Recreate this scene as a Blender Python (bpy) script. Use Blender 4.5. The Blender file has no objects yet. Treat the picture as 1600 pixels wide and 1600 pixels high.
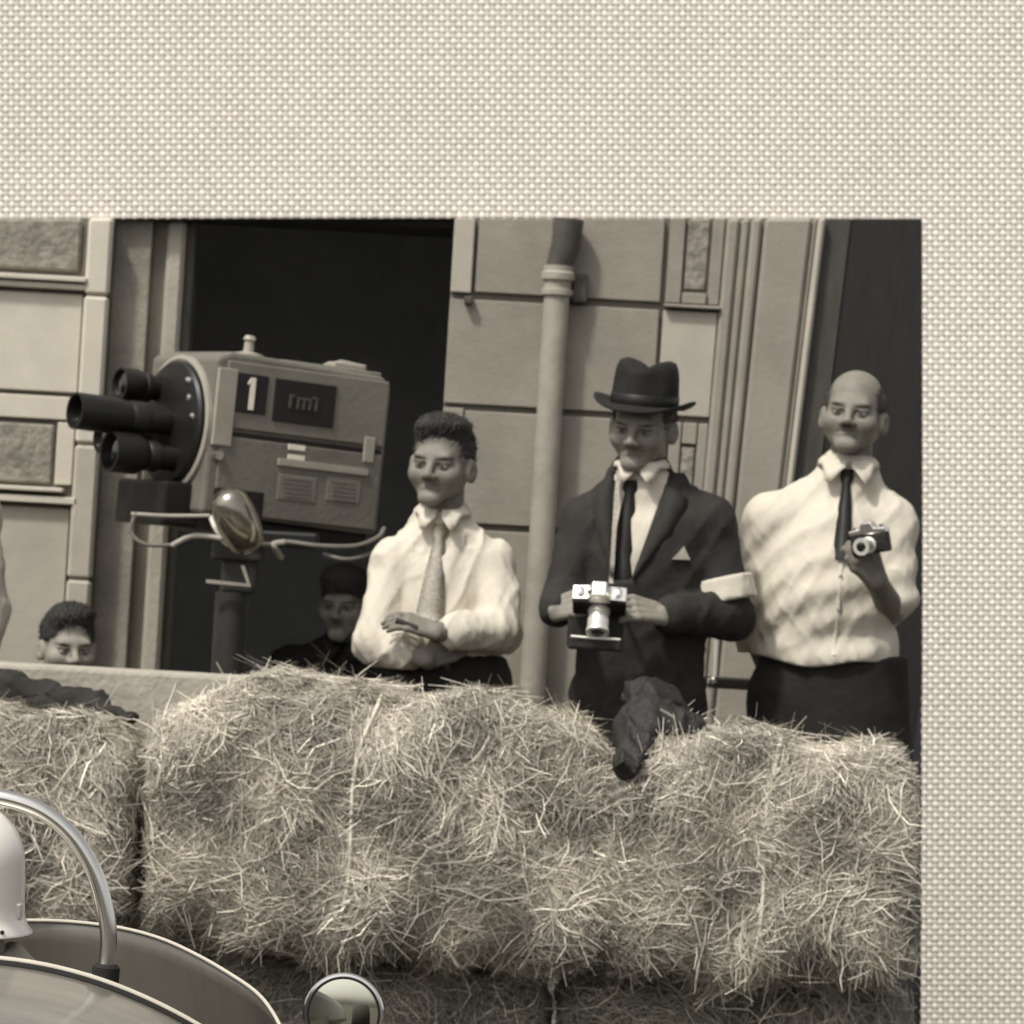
import bpy, bmesh, math, random
import numpy as np
from mathutils import Matrix, Vector

random.seed(7)
RNG = np.random.default_rng(7)
SC = bpy.context.scene
COL = SC.collection

# ------------------------------------------------------------------ camera
F = 6480.0            # focal length in pixels of a 1600 px wide frame
H = 1.6               # camera height
TH = math.radians(3.2)  # the photographer held the camera slightly rolled
cam = bpy.data.cameras.new('camera')
cam.sensor_width = 36.0
cam.lens = 36.0 * F / 1600.0
cam.clip_start = 0.1
cam.clip_end = 500.0
camo = bpy.data.objects.new('camera', cam)
COL.objects.link(camo)
c_, s_ = math.cos(TH), math.sin(TH)
camo.matrix_world = Matrix(((c_, -s_, 0, 0), (0, 0, -1, 0), (s_, c_, 0, H), (0, 0, 0, 1)))
cam.dof.use_dof = True            # sharp on the car, softer towards the building
cam.dof.focus_distance = 7.3
cam.dof.aperture_fstop = 11.0
SC.camera = camo

# ------------------------------------------------------------------ light
SUN_EL, SUN_AZ = math.radians(55), math.radians(42)   # azimuth: left of straight behind the camera
sdir = Vector((-math.sin(SUN_AZ) * math.cos(SUN_EL), -math.cos(SUN_AZ) * math.cos(SUN_EL), math.sin(SUN_EL)))
w = bpy.data.worlds.new('World')
SC.world = w
w.use_nodes = True
nt = w.node_tree
bg = nt.nodes['Background']
sky = nt.nodes.new('ShaderNodeTexSky')
sky.sky_type = 'NISHITA'
sky.sun_disc = False
sky.sun_elevation = SUN_EL
sky.sun_rotation = math.atan2(sdir.x, sdir.y)
sky.dust_density = 4.0
hs = nt.nodes.new('ShaderNodeHueSaturation')
hs.inputs['Saturation'].default_value = 0.12
nt.links.new(sky.outputs[0], hs.inputs['Color'])
nt.links.new(hs.outputs[0], bg.inputs['Color'])
bg.inputs['Strength'].default_value = 0.15
sl = bpy.data.lights.new('sun', 'SUN')
sl.energy = 2.9
sl.angle = math.radians(5.0)
sl.color = (1.0, 0.965, 0.90)
so = bpy.data.objects.new('sun', sl)
so.rotation_euler = (-sdir).to_track_quat('-Z', 'Y').to_euler()
so.location = (-6, -6, 12)
COL.objects.link(so)
vs = SC.view_settings
vs.view_transform = 'Standard'
vs.look = 'None'
vs.exposure = 0.0
SC.cycles.filter_width = 1.5
vs.gamma = 1.0
vs.use_curve_mapping = False

# ------------------------------------------------------------------ helpers
def P(px, py, d):
    xc = (px - 800.0) / F * d
    zc = -(py - 800.0) / F * d
    return np.array((xc * c_ - zc * s_, d, H + xc * s_ + zc * c_))

def n3(v):
    v = np.asarray(v, float)
    return v / (np.linalg.norm(v) + 1e-12)

TINT = np.array((1.07, 0.975, 0.80))
def G(v):
    return tuple(np.clip(v * TINT, 0, 0.92)) + (1.0,)

MATS = {}
def mat(name, v, rough=0.75, var=0.18, vscale=6.0, bump=0.0, bscale=40.0, metal=0.0, attr=None, coat=0.0, stretch=None, col=None, alpha=1.0, spec=0.4, dirt=0.0):
    m = bpy.data.materials.new(name)
    m.use_nodes = True
    t = m.node_tree
    b = t.nodes['Principled BSDF']
    b.inputs['Roughness'].default_value = rough
    b.inputs['Metallic'].default_value = metal
    b.inputs['Specular IOR Level'].default_value = spec
    if coat:
        b.inputs['Coat Weight'].default_value = coat
        b.inputs['Coat Roughness'].default_value = 0.08
    tc = t.nodes.new('ShaderNodeTexCoord')
    src = tc.outputs['Object']
    if stretch:
        mp = t.nodes.new('ShaderNodeMapping')
        mp.inputs['Scale'].default_value = stretch
        t.links.new(src, mp.inputs['Vector'])
        src = mp.outputs['Vector']
    c = col if col else G(v)
    n = t.nodes.new('ShaderNodeTexNoise')
    n.inputs['Scale'].default_value = vscale
    n.inputs['Detail'].default_value = 6.0
    n.inputs['Roughness'].default_value = 0.65
    t.links.new(src, n.inputs['Vector'])
    mr = t.nodes.new('ShaderNodeMapRange')
    mr.inputs['From Min'].default_value = 0.28
    mr.inputs['From Max'].default_value = 0.72
    mr.inputs['To Min'].default_value = 1.0 - var
    mr.inputs['To Max'].default_value = 1.0 + var
    t.links.new(n.outputs['Fac'], mr.inputs['Value'])
    vm = t.nodes.new('ShaderNodeVectorMath')
    vm.operation = 'SCALE'
    t.links.new(mr.outputs[0], vm.inputs['Scale'])
    if attr:
        at = t.nodes.new('ShaderNodeAttribute')
        at.attribute_name = attr
        mul = t.nodes.new('ShaderNodeVectorMath')
        mul.operation = 'MULTIPLY'
        mul.inputs[0].default_value = c[:3]
        t.links.new(at.outputs['Color'], mul.inputs[1])
        t.links.new(mul.outputs[0], vm.inputs[0])
    else:
        vm.inputs[0].default_value = c[:3]
    out = vm.outputs[0]
    if dirt:
        n2 = t.nodes.new('ShaderNodeTexNoise')
        n2.inputs['Scale'].default_value = vscale * 0.35
        n2.inputs['Detail'].default_value = 8.0
        n2.inputs['Roughness'].default_value = 0.7
        t.links.new(src, n2.inputs['Vector'])
        mr2 = t.nodes.new('ShaderNodeMapRange')
        mr2.inputs['From Min'].default_value = 0.45
        mr2.inputs['From Max'].default_value = 0.7
        mr2.inputs['To Min'].default_value = 1.0
        mr2.inputs['To Max'].default_value = 1.0 - dirt
        t.links.new(n2.outputs['Fac'], mr2.inputs['Value'])
        vm2 = t.nodes.new('ShaderNodeVectorMath')
        vm2.operation = 'SCALE'
        t.links.new(out, vm2.inputs[0])
        t.links.new(mr2.outputs[0], vm2.inputs['Scale'])
        out = vm2.outputs[0]
    t.links.new(out, b.inputs['Base Color'])
    if bump:
        nb = t.nodes.new('ShaderNodeTexNoise')
        nb.inputs['Scale'].default_value = bscale
        nb.inputs['Detail'].default_value = 5.0
        t.links.new(src, nb.inputs['Vector'])
        bp = t.nodes.new('ShaderNodeBump')
        bp.inputs['Strength'].default_value = bump
        bp.inputs['Distance'].default_value = 0.02
        t.links.new(nb.outputs['Fac'], bp.inputs['Height'])
        t.links.new(bp.outputs[0], b.inputs['Normal'])
    if alpha < 1:
        b.inputs['Alpha'].default_value = alpha
    MATS[name] = m
    return m

mat('stone', 0.27, 0.9, 0.10, 7, 0.10, 70, dirt=0.22)
mat('stone_light', 0.40, 0.9, 0.09, 6, 0.08, 70, dirt=0.15)
mat('stone_pale', 0.54, 0.9, 0.08, 6, 0.06, 70, dirt=0.12)
mat('stone_rough', 0.24, 0.95, 0.35, 30, 0.5, 45, dirt=0.2)
mat('stone_jamb_shade', 0.27, 0.9, 0.25, 5, 0.25, 50, dirt=0.3)  # jamb stone kept darker: shade of the reveal painted into its colour
mat('stone_trim', 0.36, 0.9, 0.12, 7, 0.2, 60, dirt=0.2)
mat('joint', 0.15, 0.95, 0.2, 10)
mat('frame_wood', 0.12, 0.6, 0.25, 9, 0.1, 80, stretch=(6, 6, 1))
mat('interior', 0.5, 0.9, 0.1, col=(.60, .60, .585, 1))
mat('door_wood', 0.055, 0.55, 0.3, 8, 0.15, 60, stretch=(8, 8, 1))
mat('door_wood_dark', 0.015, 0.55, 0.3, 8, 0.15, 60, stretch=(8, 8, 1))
mat('pipe_paint', 0.32, 0.55, 0.12, 9, 0.1, 40, dirt=0.2)
mat('pipe_dark', 0.07, 0.6, 0.3, 9, 0.1, 40)
mat('asphalt', 0.05, 0.9, 0.3, 12, 0.5, 120)
mat('paving', 0.18, 0.9, 0.25, 4, 0.3, 50)
mat('concrete', 0.36, 0.9, 0.15, 9, 0.3, 50, dirt=0.2)
mat('straw', 0.84, 0.6, 0.10, 30, attr='tone', spec=0.3)
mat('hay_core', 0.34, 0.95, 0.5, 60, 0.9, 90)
mat('twine', 0.62, 0.8, 0.2, 40)
mat('skin', 0.185, 0.62, 0.14, 40, 0.12, 120, attr='tone', spec=0.35)
mat('skin_pale', 0.24, 0.62, 0.14, 40, 0.12, 120, attr='tone', spec=0.35)
mat('hair', 0.022, 0.55, 0.4, 60, 0.6, 130, stretch=(1, 1, 0.35))
mat('hair_soft', 0.05, 0.55, 0.4, 60, 0.6, 130, stretch=(1, 1, 0.35))
mat('shirt', 0.55, 0.9, 0.05, 9, 0.35, 24, stretch=(1, 1, .5), spec=.2)
mat('shirt_soft', 0.55, 0.85, 0.05, 8, 0.3, 20)
mat('suit', 0.021, 0.85, 0.2, 30, 0.25, 26)
mat('suit_dark', 0.018, 0.85, 0.2, 30, 0.25, 26)
mat('trousers', 0.012, 0.85, 0.2, 20, 0.3, 20)
mat('tie_grey', 0.33, 0.7, 0.35, 120, 0.1, 200)
mat('tie_dark', 0.016, 0.6, 0.2, 100)
mat('felt', 0.009, 0.85, 0.25, 50, 0.1, 150)
mat('felt_band', 0.006, 0.5, 0.2, 50)
mat('shoe', 0.012, 0.35, 0.2, 20)
mat('chrome', 0.78, 0.16, 0.06, 20, metal=1.0, col=(.86, .83, .76, 1))
mat('bright_metal', 0.72, 0.38, 0.08, 30, metal=0.6, col=(.82, .79, .71, 1))
mat('leatherette', 0.010, 0.5, 0.2, 60, 0.3, 200)
mat('leather', 0.016, 0.65, 0.4, 25, 0.3, 90)
mat('lens_glass', 0.004, 0.05, 0.0, 5, coat=1.0)
mat('cam_paint', 0.15, 0.5, 0.12, 10, 0.12, 60, dirt=0.15)
mat('cam_paint_light', 0.18, 0.5, 0.10, 10, 0.1, 60, dirt=0.15)
mat('cam_trim', 0.30, 0.45, 0.12, 15)
mat('black_metal', 0.009, 0.45, 0.3, 20)
mat('dark_gloss', 0.30, 0.16, 0.1, 10, metal=0.9)
mat('dark_plate', 0.012, 0.5, 0.2, 30)
mat('white_paint', 0.75, 0.55, 0.08, 20)
mat('faint_mark', 0.07, 0.6, 0.1, 30)
mat('cable', 0.16, 0.5, 0.1, 30)
mat('pedestal', 0.030, 0.5, 0.3, 10)
mat('coat_cloth', 0.022, 0.9, 0.3, 20, 0.4, 25)
mat('helmet_paint', 0.90, 0.25, 0.02, 10, coat=0.6, col=(.94, .885, .79, 1))
mat('overalls', 0.40, 0.9, 0.1, 15, 0.3, 30)
mat('car_paint', 0.30, 0.34, 0.20, 3.0, 0.05, 6, coat=0.5, metal=0.55, stretch=(1, 5, 5), dirt=0.25)
mat('car_inside', 0.03, 0.7, 0.2, 10)
mat('windscreen', 0.13, 0.28, 0.10, 4, coat=0.4, stretch=(9, 9, 0.6), alpha=0.86, spec=0.5)
mat('screen_edge', 0.52, 0.4, 0.06, 20)
mat('rubber', 0.012, 0.8, 0.2, 20)
mat('mirror_glass', 0.92, 0.03, 0.0, 5, metal=1.0)
mat('cloth', 0.80, 0.95, 0.03, 3, attr='tone', col=(0.775, 0.72, 0.64, 1), spec=0.15)
mat('cloth_back', 0.3, 0.95, 0.05, 30, col=(0.22, 0.19, 0.16, 1), spec=0.1)

ORG = {}
def thing(name, loc, label, cat, group=None):
    o = bpy.data.objects.new(name, None)
    COL.objects.link(o)
    o.location = tuple(loc)
    o.empty_display_size = 0.1
    ORG[o] = np.array(loc, float)
    tag(o, label, cat, group)
    return o

def tag(o, label, cat, group=None):
    o['label'] = label
    o['category'] = cat
    if group:
        o['group'] = group
    return o

def raw_mesh(name, V, Fq, smooth=True):
    V = np.ascontiguousarray(V, dtype=np.float32)
    me = bpy.data.meshes.new(name)
    if isinstance(Fq, np.ndarray):
        k = Fq.shape[1]
        M = len(Fq)
        me.vertices.add(len(V)); me.vertices.foreach_set('co', V.ravel())
        me.loops.add(M * k); me.loops.foreach_set('vertex_index', Fq.astype(np.int32).ravel())
        me.polygons.add(M); me.polygons.foreach_set('loop_start', np.arange(0, M * k, k, dtype=np.int32))
        me.update(calc_edges=True)
    else:
        me.from_pydata(V.tolist(), [], [tuple(int(i) for i in f) for f in Fq])
    me.validate()
    if smooth:
        me.polygons.foreach_set('use_smooth', np.ones(len(me.polygons), dtype=bool))
    return me

def link(name, me, m, parent=None):
    o = bpy.data.objects.new(name, me)
    COL.objects.link(o)
    if m:
        me.materials.append(MATS[m])
    if parent is not None:
        o.parent = parent
        if parent in ORG:
            ORG[o] = ORG[parent]
    return o

def obj(name, V, Fq, m, parent=None, smooth=True, local=False, tone=None):
    V = np.asarray(V, float)
    if parent is not None and not local:
        V = V - ORG[parent]
    me = raw_mesh(name, V, Fq, smooth)
    if tone is not None:
        at = me.attributes.new('tone', 'FLOAT_COLOR', 'POINT')
        tone = np.asarray(tone, np.float32)
        if tone.ndim == 1:
            tone = np.stack([tone, tone, tone, np.ones_like(tone)], 1)
        at.data.foreach_set('color', np.ascontiguousarray(tone, np.float32).ravel())
    return link(name, me, m, parent)

class MB:
    """collects pieces, built as one mesh with optional bevel"""
    def __init__(s):
        s.v = []; s.f = []
    def add(s, V, Fc):
        o = len(s.v)
        s.v += [tuple(map(float, p)) for p in V]
        s.f += [tuple(int(i) + o for i in f) for f in Fc]
        return s
    def box(s, c, size, R=None):
        c = np.asarray(c, float); h = np.asarray(size, float) / 2
        V = np.array([[x, y, z] for x in (-1, 1) for y in (-1, 1) for z in (-1, 1)], float) * h
        if R is not None:
            V = V @ np.asarray(R).T
        return s.add(V + c, [(0, 1, 3, 2), (4, 6, 7, 5), (0, 4, 5, 1), (2, 3, 7, 6), (0, 2, 6, 4), (1, 5, 7, 3)])
    def prism(s, pts, vec):
        n = len(pts)
        a = [np.asarray(p, float) for p in pts]
        b = [p + np.asarray(vec, float) for p in a]
        return s.add(a + b, [tuple(range(n))[::-1], tuple(range(n, 2 * n))] + [(i, (i + 1) % n, n + (i + 1) % n, n + i) for i in range(n)])
    def tube(s, pts, r, n=10, caps=True):
        pts = [np.asarray(p, float) for p in pts]
        m = len(pts)
        rr = r if hasattr(r, '__len__') else [r] * m
        up = None; V = []
        for i in range(m):
            t = n3(pts[min(i + 1, m - 1)] - pts[max(i - 1, 0)])
            if up is None:
                up = np.array((0, 0, 1.0)) if abs(t[2]) < 0.9 else np.array((1.0, 0, 0))
            a = n3(np.cross(t, up)); up = n3(np.cross(a, t))
            for k in range(n):
                q = 2 * math.pi * k / n
                V.append(pts[i] + rr[i] * (math.cos(q) * a + math.sin(q) * up))
        Fc = [(i * n + k, i * n + (k + 1) % n, (i + 1) * n + (k + 1) % n, (i + 1) * n + k) for i in range(m - 1) for k in range(n)]
        if caps:
            Fc += [tuple(range(n))[::-1], tuple(range((m - 1) * n, m * n))]
        return s.add(V, Fc)
    def lathe(s, prof, c, ax=(0, 0, 1), n=32, sx=1.0, sy=1.0):
        """prof: list of (radius, height along ax)"""
        ax = n3(ax); c = np.asarray(c, float)
        u = n3(np.cross(ax, (0, 1, 0) if abs(ax[1]) < 0.9 else (1, 0, 0))); v = np.cross(ax, u)
        V = []
        for (r, h) in prof:
            for k in range(n):
                q = 2 * math.pi * k / n
                V.append(c + ax * h + r * (sx * math.cos(q) * u + sy * math.sin(q) * v))
        m = len(prof)
        Fc = [(i * n + k, i * n + (k + 1) % n, (i + 1) * n + (k + 1) % n, (i + 1) * n + k) for i in range(m - 1) for k in range(n)]
        Fc += [tuple(range(n))[::-1], tuple(range((m - 1) * n, m * n))]
        return s.add(V, Fc)
    def build(s, name, m, parent=None, local=False, bevel=0.0, smooth=False, seg=2):
        V = np.array(s.v, float)
        if parent is not None and not local:
            V = V - ORG[parent]
        me = bpy.data.meshes.new(name)
        me.from_pydata(V.tolist(), [], s.f)
        bm = bmesh.new(); bm.from_mesh(me)
        bmesh.ops.recalc_face_normals(bm, faces=bm.faces[:])
        if bevel:
            es = [e for e in bm.edges if len(e.link_faces) == 2 and e.calc_face_angle(0) > 0.5]
            bmesh.ops.bevel(bm, geom=es, offset=bevel, segments=seg, affect='EDGES', profile=0.5, clamp_overlap=True)
        if smooth:
            for f in bm.faces:
                f.smooth = True
            for e in bm.edges:
                if len(e.link_faces) == 2 and e.calc_face_angle(0) > 0.7:
                    e.smooth = False
        bm.to_mesh(me); bm.free()
        return link(name, me, m, parent)

def spline(pts, n=8):
    p = [np.asarray(q, float) for q in pts]
    p = [2 * p[0] - p[1]] + p + [2 * p[-1] - p[-2]]
    out = []
    for i in range(1, len(p) - 2):
        for k in range(n):
            t = k / n
            a, b, c, d = p[i - 1], p[i], p[i + 1], p[i + 2]
            out.append(0.5 * (2 * b + (c - a) * t + (2 * a - 5 * b + 4 * c - d) * t * t + (3 * b - a - 3 * c + d) * t ** 3))
    out.append(p[-2])
    return out

# ---------- implicit modelling -------------------------------------------------
def sE(c, r, R=None):
    c = np.asarray(c, float); r = np.asarray(r, float)
    def f(Q):
        q = Q - c
        if R is not None:
            q = q @ R
        k0 = np.linalg.norm(q / r, axis=1); k1 = np.linalg.norm(q / (r * r), axis=1) + 1e-9
        return k0 * (k0 - 1.0) / k1
    return f
def sC(a, b, ra, rb):
    a = np.asarray(a, float); b = np.asarray(b, float); ab = b - a; L = ab @ ab + 1e-12
    def f(Q):
        t = np.clip((Q - a) @ ab / L, 0, 1)
        return np.linalg.norm(Q - a - t[:, None] * ab, axis=1) - (ra + (rb - ra) * t)
    return f
def sFlat(f, yc, s):
    """squash an implicit shape in depth about y = yc"""
    def g(Q):
        q = Q.copy(); q[:, 1] = yc + (q[:, 1] - yc) / s
        return f(q) * (0.5 + 0.5 * s)
    return g
def smin(a, b, k):
    h = np.clip(0.5 + 0.5 * (b - a) / k, 0, 1)
    return b + (a - b) * h - k * h * (1 - h)
def union(fs, k):
    def g(Q):
        d = fs[0](Q)
        for f in fs[1:]:
            d = smin(d, f(Q), k)
        return d
    return g
def sub(f, g, k):
    return lambda Q: -smin(-f(Q), g(Q), k)
LAT = np.random.default_rng(3).random((32, 32, 32))
def vnoise(Q):
    i0 = np.floor(Q).astype(int); t = Q - i0; t = t * t * (3 - 2 * t)
    out = 0
    for dx in (0, 1):
        for dy in (0, 1):
            for dz in (0, 1):
                wgt = (t[:, 0] if dx else 1 - t[:, 0]) * (t[:, 1] if dy else 1 - t[:, 1]) * (t[:, 2] if dz else 1 - t[:, 2])
                out = out + wgt * LAT[(i0[:, 0] + dx) % 32, (i0[:, 1] + dy) % 32, (i0[:, 2] + dz) % 32]
    return out
def folds(f, amp, freq, seed, stretch=(1, 1, 1)):
    """cloth creases: long thin ridges in two crossing directions, bent by a slow warp"""
    r = np.random.default_rng(seed)
    M = []
    for a in (0.55, -0.65):
        a += r.normal(0, .15)
        u = np.array((math.sin(a), 0.0, math.cos(a))); v = np.array((math.cos(a), 0.0, -math.sin(a))); w_ = np.array((0, 1.0, 0))
        k = freq * .55
        M.append(np.stack([v * k, w_ * k * .8, u * k * .15], 1))
    def g(Q):
        d0 = f(Q)
        W = Q + .035 * np.sin(Q[:, [1, 2, 0]] * 13 + seed)
        s_1 = (1 - np.abs(2 * vnoise(W @ M[0] + seed * 3.1) - 1)) ** 3
        s_2 = (1 - np.abs(2 * vnoise(W @ M[1] * 1.25 + seed * 7.7) - 1)) ** 3
        s_3 = (1 - np.abs(2 * vnoise(W @ M[0] * 2.3 + seed * 5.3) - 1)) ** 2
        big = vnoise(W * freq * .22 + seed) - .5
        return d0 - amp * (1.3 * s_1 + 1.0 * s_2 + .35 * s_3 - 1.0 + .6 * big)
    return g

EDG = [(0, 1), (2, 3), (4, 5), (6, 7), (0, 2), (1, 3), (4, 6), (5, 7), (0, 4), (1, 5), (2, 6), (3, 7)]
def nets(f, lo, hi, h):
    lo = np.asarray(lo, float); hi = np.asarray(hi, float)
    B = 10
    nb = np.ceil((hi - lo) / (h * B)).astype(int) + 1
    n = nb * B
    vol = np.full(n, 1e3, np.float32)
    bi = np.stack(np.meshgrid(*[np.arange(k) for k in nb], indexing='ij'), -1).reshape(-1, 3)
    cen = lo + (bi + 0.5) * B * h - 0.5 * h
    d = f(cen)
    act = np.abs(d) < B * h * 0.866 * 1.5 + 0.02
    off = np.stack(np.meshgrid(*[np.arange(B)] * 3, indexing='ij'), -1).reshape(-1, 3)
    for b in bi[(~act) & (d < 0)]:
        o = b * B
        vol[o[0]:o[0] + B, o[1]:o[1] + B, o[2]:o[2] + B] = -1e3
    ab = bi[act]
    for i in range(0, len(ab), 150):
        g = (ab[i:i + 150, None, :] * B + off[None]).reshape(-1, 3)
        vol[g[:, 0], g[:, 1], g[:, 2]] = f(lo + g * h)
    ins = vol < 0
    sg = np.zeros(n - 1, np.int8)
    cs = [(x, y, z) for x in (0, 1) for y in (0, 1) for z in (0, 1)]
    for (x, y, z) in cs:
        sg += ins[x:n[0] - 1 + x, y:n[1] - 1 + y, z:n[2] - 1 + z]
    cells = np.argwhere((sg > 0) & (sg < 8))
    vals = np.stack([vol[cells[:, 0] + x, cells[:, 1] + y, cells[:, 2] + z] for (x, y, z) in cs], 1).astype(float)
    csn = np.array(cs, float)
    acc = np.zeros((len(cells), 3)); cnt = np.zeros(len(cells))
    for a, b in EDG:
        va, vb = vals[:, a], vals[:, b]
        m = (va < 0) != (vb < 0)
        t = np.where(m, va / np.where(m, va - vb, 1), 0)
        acc += np.where(m[:, None], csn[a] + (csn[b] - csn[a]) * t[:, None], 0)
        cnt += m
    V = lo + (cells + acc / cnt[:, None]) * h
    idx = np.full(n - 1, -1, np.int64)
    idx[cells[:, 0], cells[:, 1], cells[:, 2]] = np.arange(len(cells))
    Fs = []
    for ax in range(3):
        u, v = (ax + 1) % 3, (ax + 2) % 3
        s0 = [slice(None)] * 3; s1 = [slice(None)] * 3
        s0[ax] = slice(0, -1); s1[ax] = slice(1, None)
        ch = np.argwhere(ins[tuple(s0)] != ins[tuple(s1)])
        ok = (ch[:, u] > 0) & (ch[:, v] > 0) & (ch[:, u] < n[u] - 1) & (ch[:, v] < n[v] - 1)
        ch = ch[ok]
        fl = ins[ch[:, 0], ch[:, 1], ch[:, 2]]
        q = []
        for du, dv in ((-1, -1), (0, -1), (0, 0), (-1, 0)):
            c = ch.copy(); c[:, u] += du; c[:, v] += dv
            q.append(idx[c[:, 0], c[:, 1], c[:, 2]])
        q = np.stack(q, 1)
        q[~fl] = q[~fl][:, ::-1]
        Fs.append(q)
    Fq = np.concatenate(Fs)
    return V, Fq[(Fq >= 0).all(1)]

def surf_y(f, x, z, y0, y1):
    """first depth where the ray going away from the viewer meets the shape"""
    ys = np.linspace(y0, y1, 400)
    d = f(np.stack([np.full_like(ys, x), ys, np.full_like(ys, z)], 1))
    k = np.argmax(d < 0)
    return ys[k] if (d < 0).any() else None

def Rz(a):
    return np.array(((math.cos(a), -math.sin(a), 0), (math.sin(a), math.cos(a), 0), (0, 0, 1)))
def Rx(a):
    return np.array(((1, 0, 0), (0, math.cos(a), -math.sin(a)), (0, math.sin(a), math.cos(a))))
def Ry(a):
    return np.array(((math.cos(a), 0, math.sin(a)), (0, 1, 0), (-math.sin(a), 0, math.cos(a))))

# ================================================================== SETTING
DF = 13.0                       # distance of the building front
def struct(o):
    o['kind'] = 'structure'
    return o
struct(MB().box((0, -5, -0.1), (60, 36.0 - 0.02, 0.2)).build('road', 'asphalt'))
PAVE = 0.17
xr0, xr1 = P(1395, 1500, 11.45)[0], P(1425, 1500, DF)[0]
pv = MB().prism([(-6, 11.45, 0), (xr0, 11.45, 0), (xr1, DF - 0.01, 0), (-6, DF - 0.01, 0)], (0, 0, PAVE))
struct(pv.build('pavement', 'paving', bevel=0.015))

# ------------------------------------------------------------------ building
def clip(poly, fn):
    out = []
    for i in range(len(poly)):
        a, b = poly[i], poly[(i + 1) % len(poly)]
        fa, fb = fn(a), fn(b)
        if fa >= 0:
            out.append(a)
        if (fa >= 0) != (fb >= 0):
            t = fa / (fa - fb)
            out.append((a[0] + (b[0] - a[0]) * t, a[1] + (b[1] - a[1]) * t))
    return out
TOPY, RIGHTX = 342.0, 1440.0
def lean(u):
    return 0.061 + (np.clip(u, 1000, 1250) - 1000) / 250 * 0.055
def uv(u, v, ref):
    return (u + lean(u) * (700 - v), v + 0.056 * (u - ref))
bld = thing('stone_building', (P(500, 800, DF)[0], DF, 0), 'pale stone building front with rusticated blocks and a dark open doorway', 'building')
def piece(name, u0, v0, u1, v1, d, m, ref, back=DF, bevel=0.003, parent=None):
    poly = [uv(u0, v0, ref), uv(u1, v0, ref), uv(u1, v1, ref), uv(u0, v1, ref)]
    poly = clip(poly, lambda p: p[1] - TOPY)
    poly = clip(poly, lambda p: RIGHTX - p[0])
    if len(poly) < 3:
        return None
    pts = [P(x, y, DF) for x, y in poly]
    pts = [np.array((p[0], d, max(p[2], 0.0))) for p in pts]
    return MB().prism(pts, (0, back - d, 0)).build(name, m, parent or bld, bevel=bevel, seg=1)
BOT = 1760
L_, R_ = 70, 930
# backing walls (the recessed joints)
piece('wall', -500, 250, 157, BOT, DF, 'joint', L_, back=DF + 0.30, bevel=0)
piece('wall', 690, 250, 1246, BOT, DF, 'joint', R_, back=DF + 0.30, bevel=0)
fr = DF - 0.018
piece('rough_panel', -500, 250, 108, 424, fr, 'stone_rough', L_, bevel=0.012)
piece('ledge', -500, 432, 122, 440, DF - 0.06, 'stone_pale', L_)
piece('ledge', -500, 443, 130, 452, DF - 0.045, 'stone_pale', L_)
piece('stone_block', -500, 459, 116, 612, fr, 'stone_pale', L_)
piece('stone_block', -500, 619, 116, 655, fr, 'stone_pale', L_)
piece('rough_panel', -500, 663, 84, 756, DF - 0.015, 'stone_rough', L_, bevel=0.01)
piece('panel_frame', 89, 659, 116, 756, fr, 'stone_pale', L_)
piece('ledge', -500, 761, 105, 768, DF - 0.06, 'stone_pale', L_)
piece('ledge', -500, 775, 128, 786, DF - 0.05, 'stone_pale', L_)
piece('stone_block', -500, 793, 116, BOT, fr, 'stone_light', L_)
for k, (a, b) in enumerate(((250, 458), (460, 690), (692, 900), (902, BOT))):
    piece('corner_strip', 119, a, 157, b, DF - 0.05, 'stone_pale' if k < 2 else 'stone_light', L_, bevel=0.01)
# door jamb on the left of the opening
piece('jamb', 157, 250, 215, BOT, DF + 0.05, 'stone_jamb_shade', L_, back=DF + 0.3)
piece('jamb', 215, 250, 238, BOT, DF + 0.10, 'stone_jamb_shade', L_, back=DF + 0.3)
piece('door_frame', 238, 250, 266, BOT, DF + 0.06, 'stone_trim', L_, back=DF + 0.3, bevel=0.012)
piece('door_frame', 266, 250, 279, BOT, DF + 0.13, 'frame_wood', L_, back=DF + 0.3, bevel=0.004)
# right of the opening
piece('quoin', 690, 250, 722, 470, DF - 0.03, 'stone_light', R_)
piece('stone_block', 728, 250, 1016, 468, fr, 'stone', R_)
piece('panel_frame', 1024, 250, 1046, 468, fr, 'stone', R_)
piece('rough_panel', 1050, 250, 1082, 446, DF - 0.01, 'stone_rough', R_, bevel=0.008)
piece('panel_frame', 1086, 250, 1103, 468, fr, 'stone', R_)
piece('panel_frame', 1048, 451, 1084, 468, fr - 0.01, 'stone', R_)
piece('ledge', 1022, 470, 1106, 475, DF - 0.045, 'stone', R_)
piece('stone_block', 690, 480, 1016, 643, fr, 'stone', R_)
piece('quoin', 690, 650, 722, 826, fr - 0.004, 'stone', R_)
piece('stone_block', 1022, 480, 1103, 643, fr, 'stone_light', R_)
piece('stone_block', 724, 653, 1040, 828, fr, 'stone', R_)
piece('panel_frame', 1044, 653, 1062, 828, fr, 'stone', R_)
piece('rough_panel', 1064, 690, 1086, 828, DF - 0.012, 'stone_rough', R_, bevel=0.006)
piece('panel_frame', 1064, 653, 1086, 686, fr, 'stone', R_)
piece('panel_frame', 1088, 653, 1103, 828, fr, 'stone', R_)
piece('stone_block', 690, 838, 1103, BOT, fr, 'stone', R_)
piece('peg', 712, 476, 726, 488, DF - 0.055, 'pipe_dark', R_, bevel=0.004)
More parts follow.
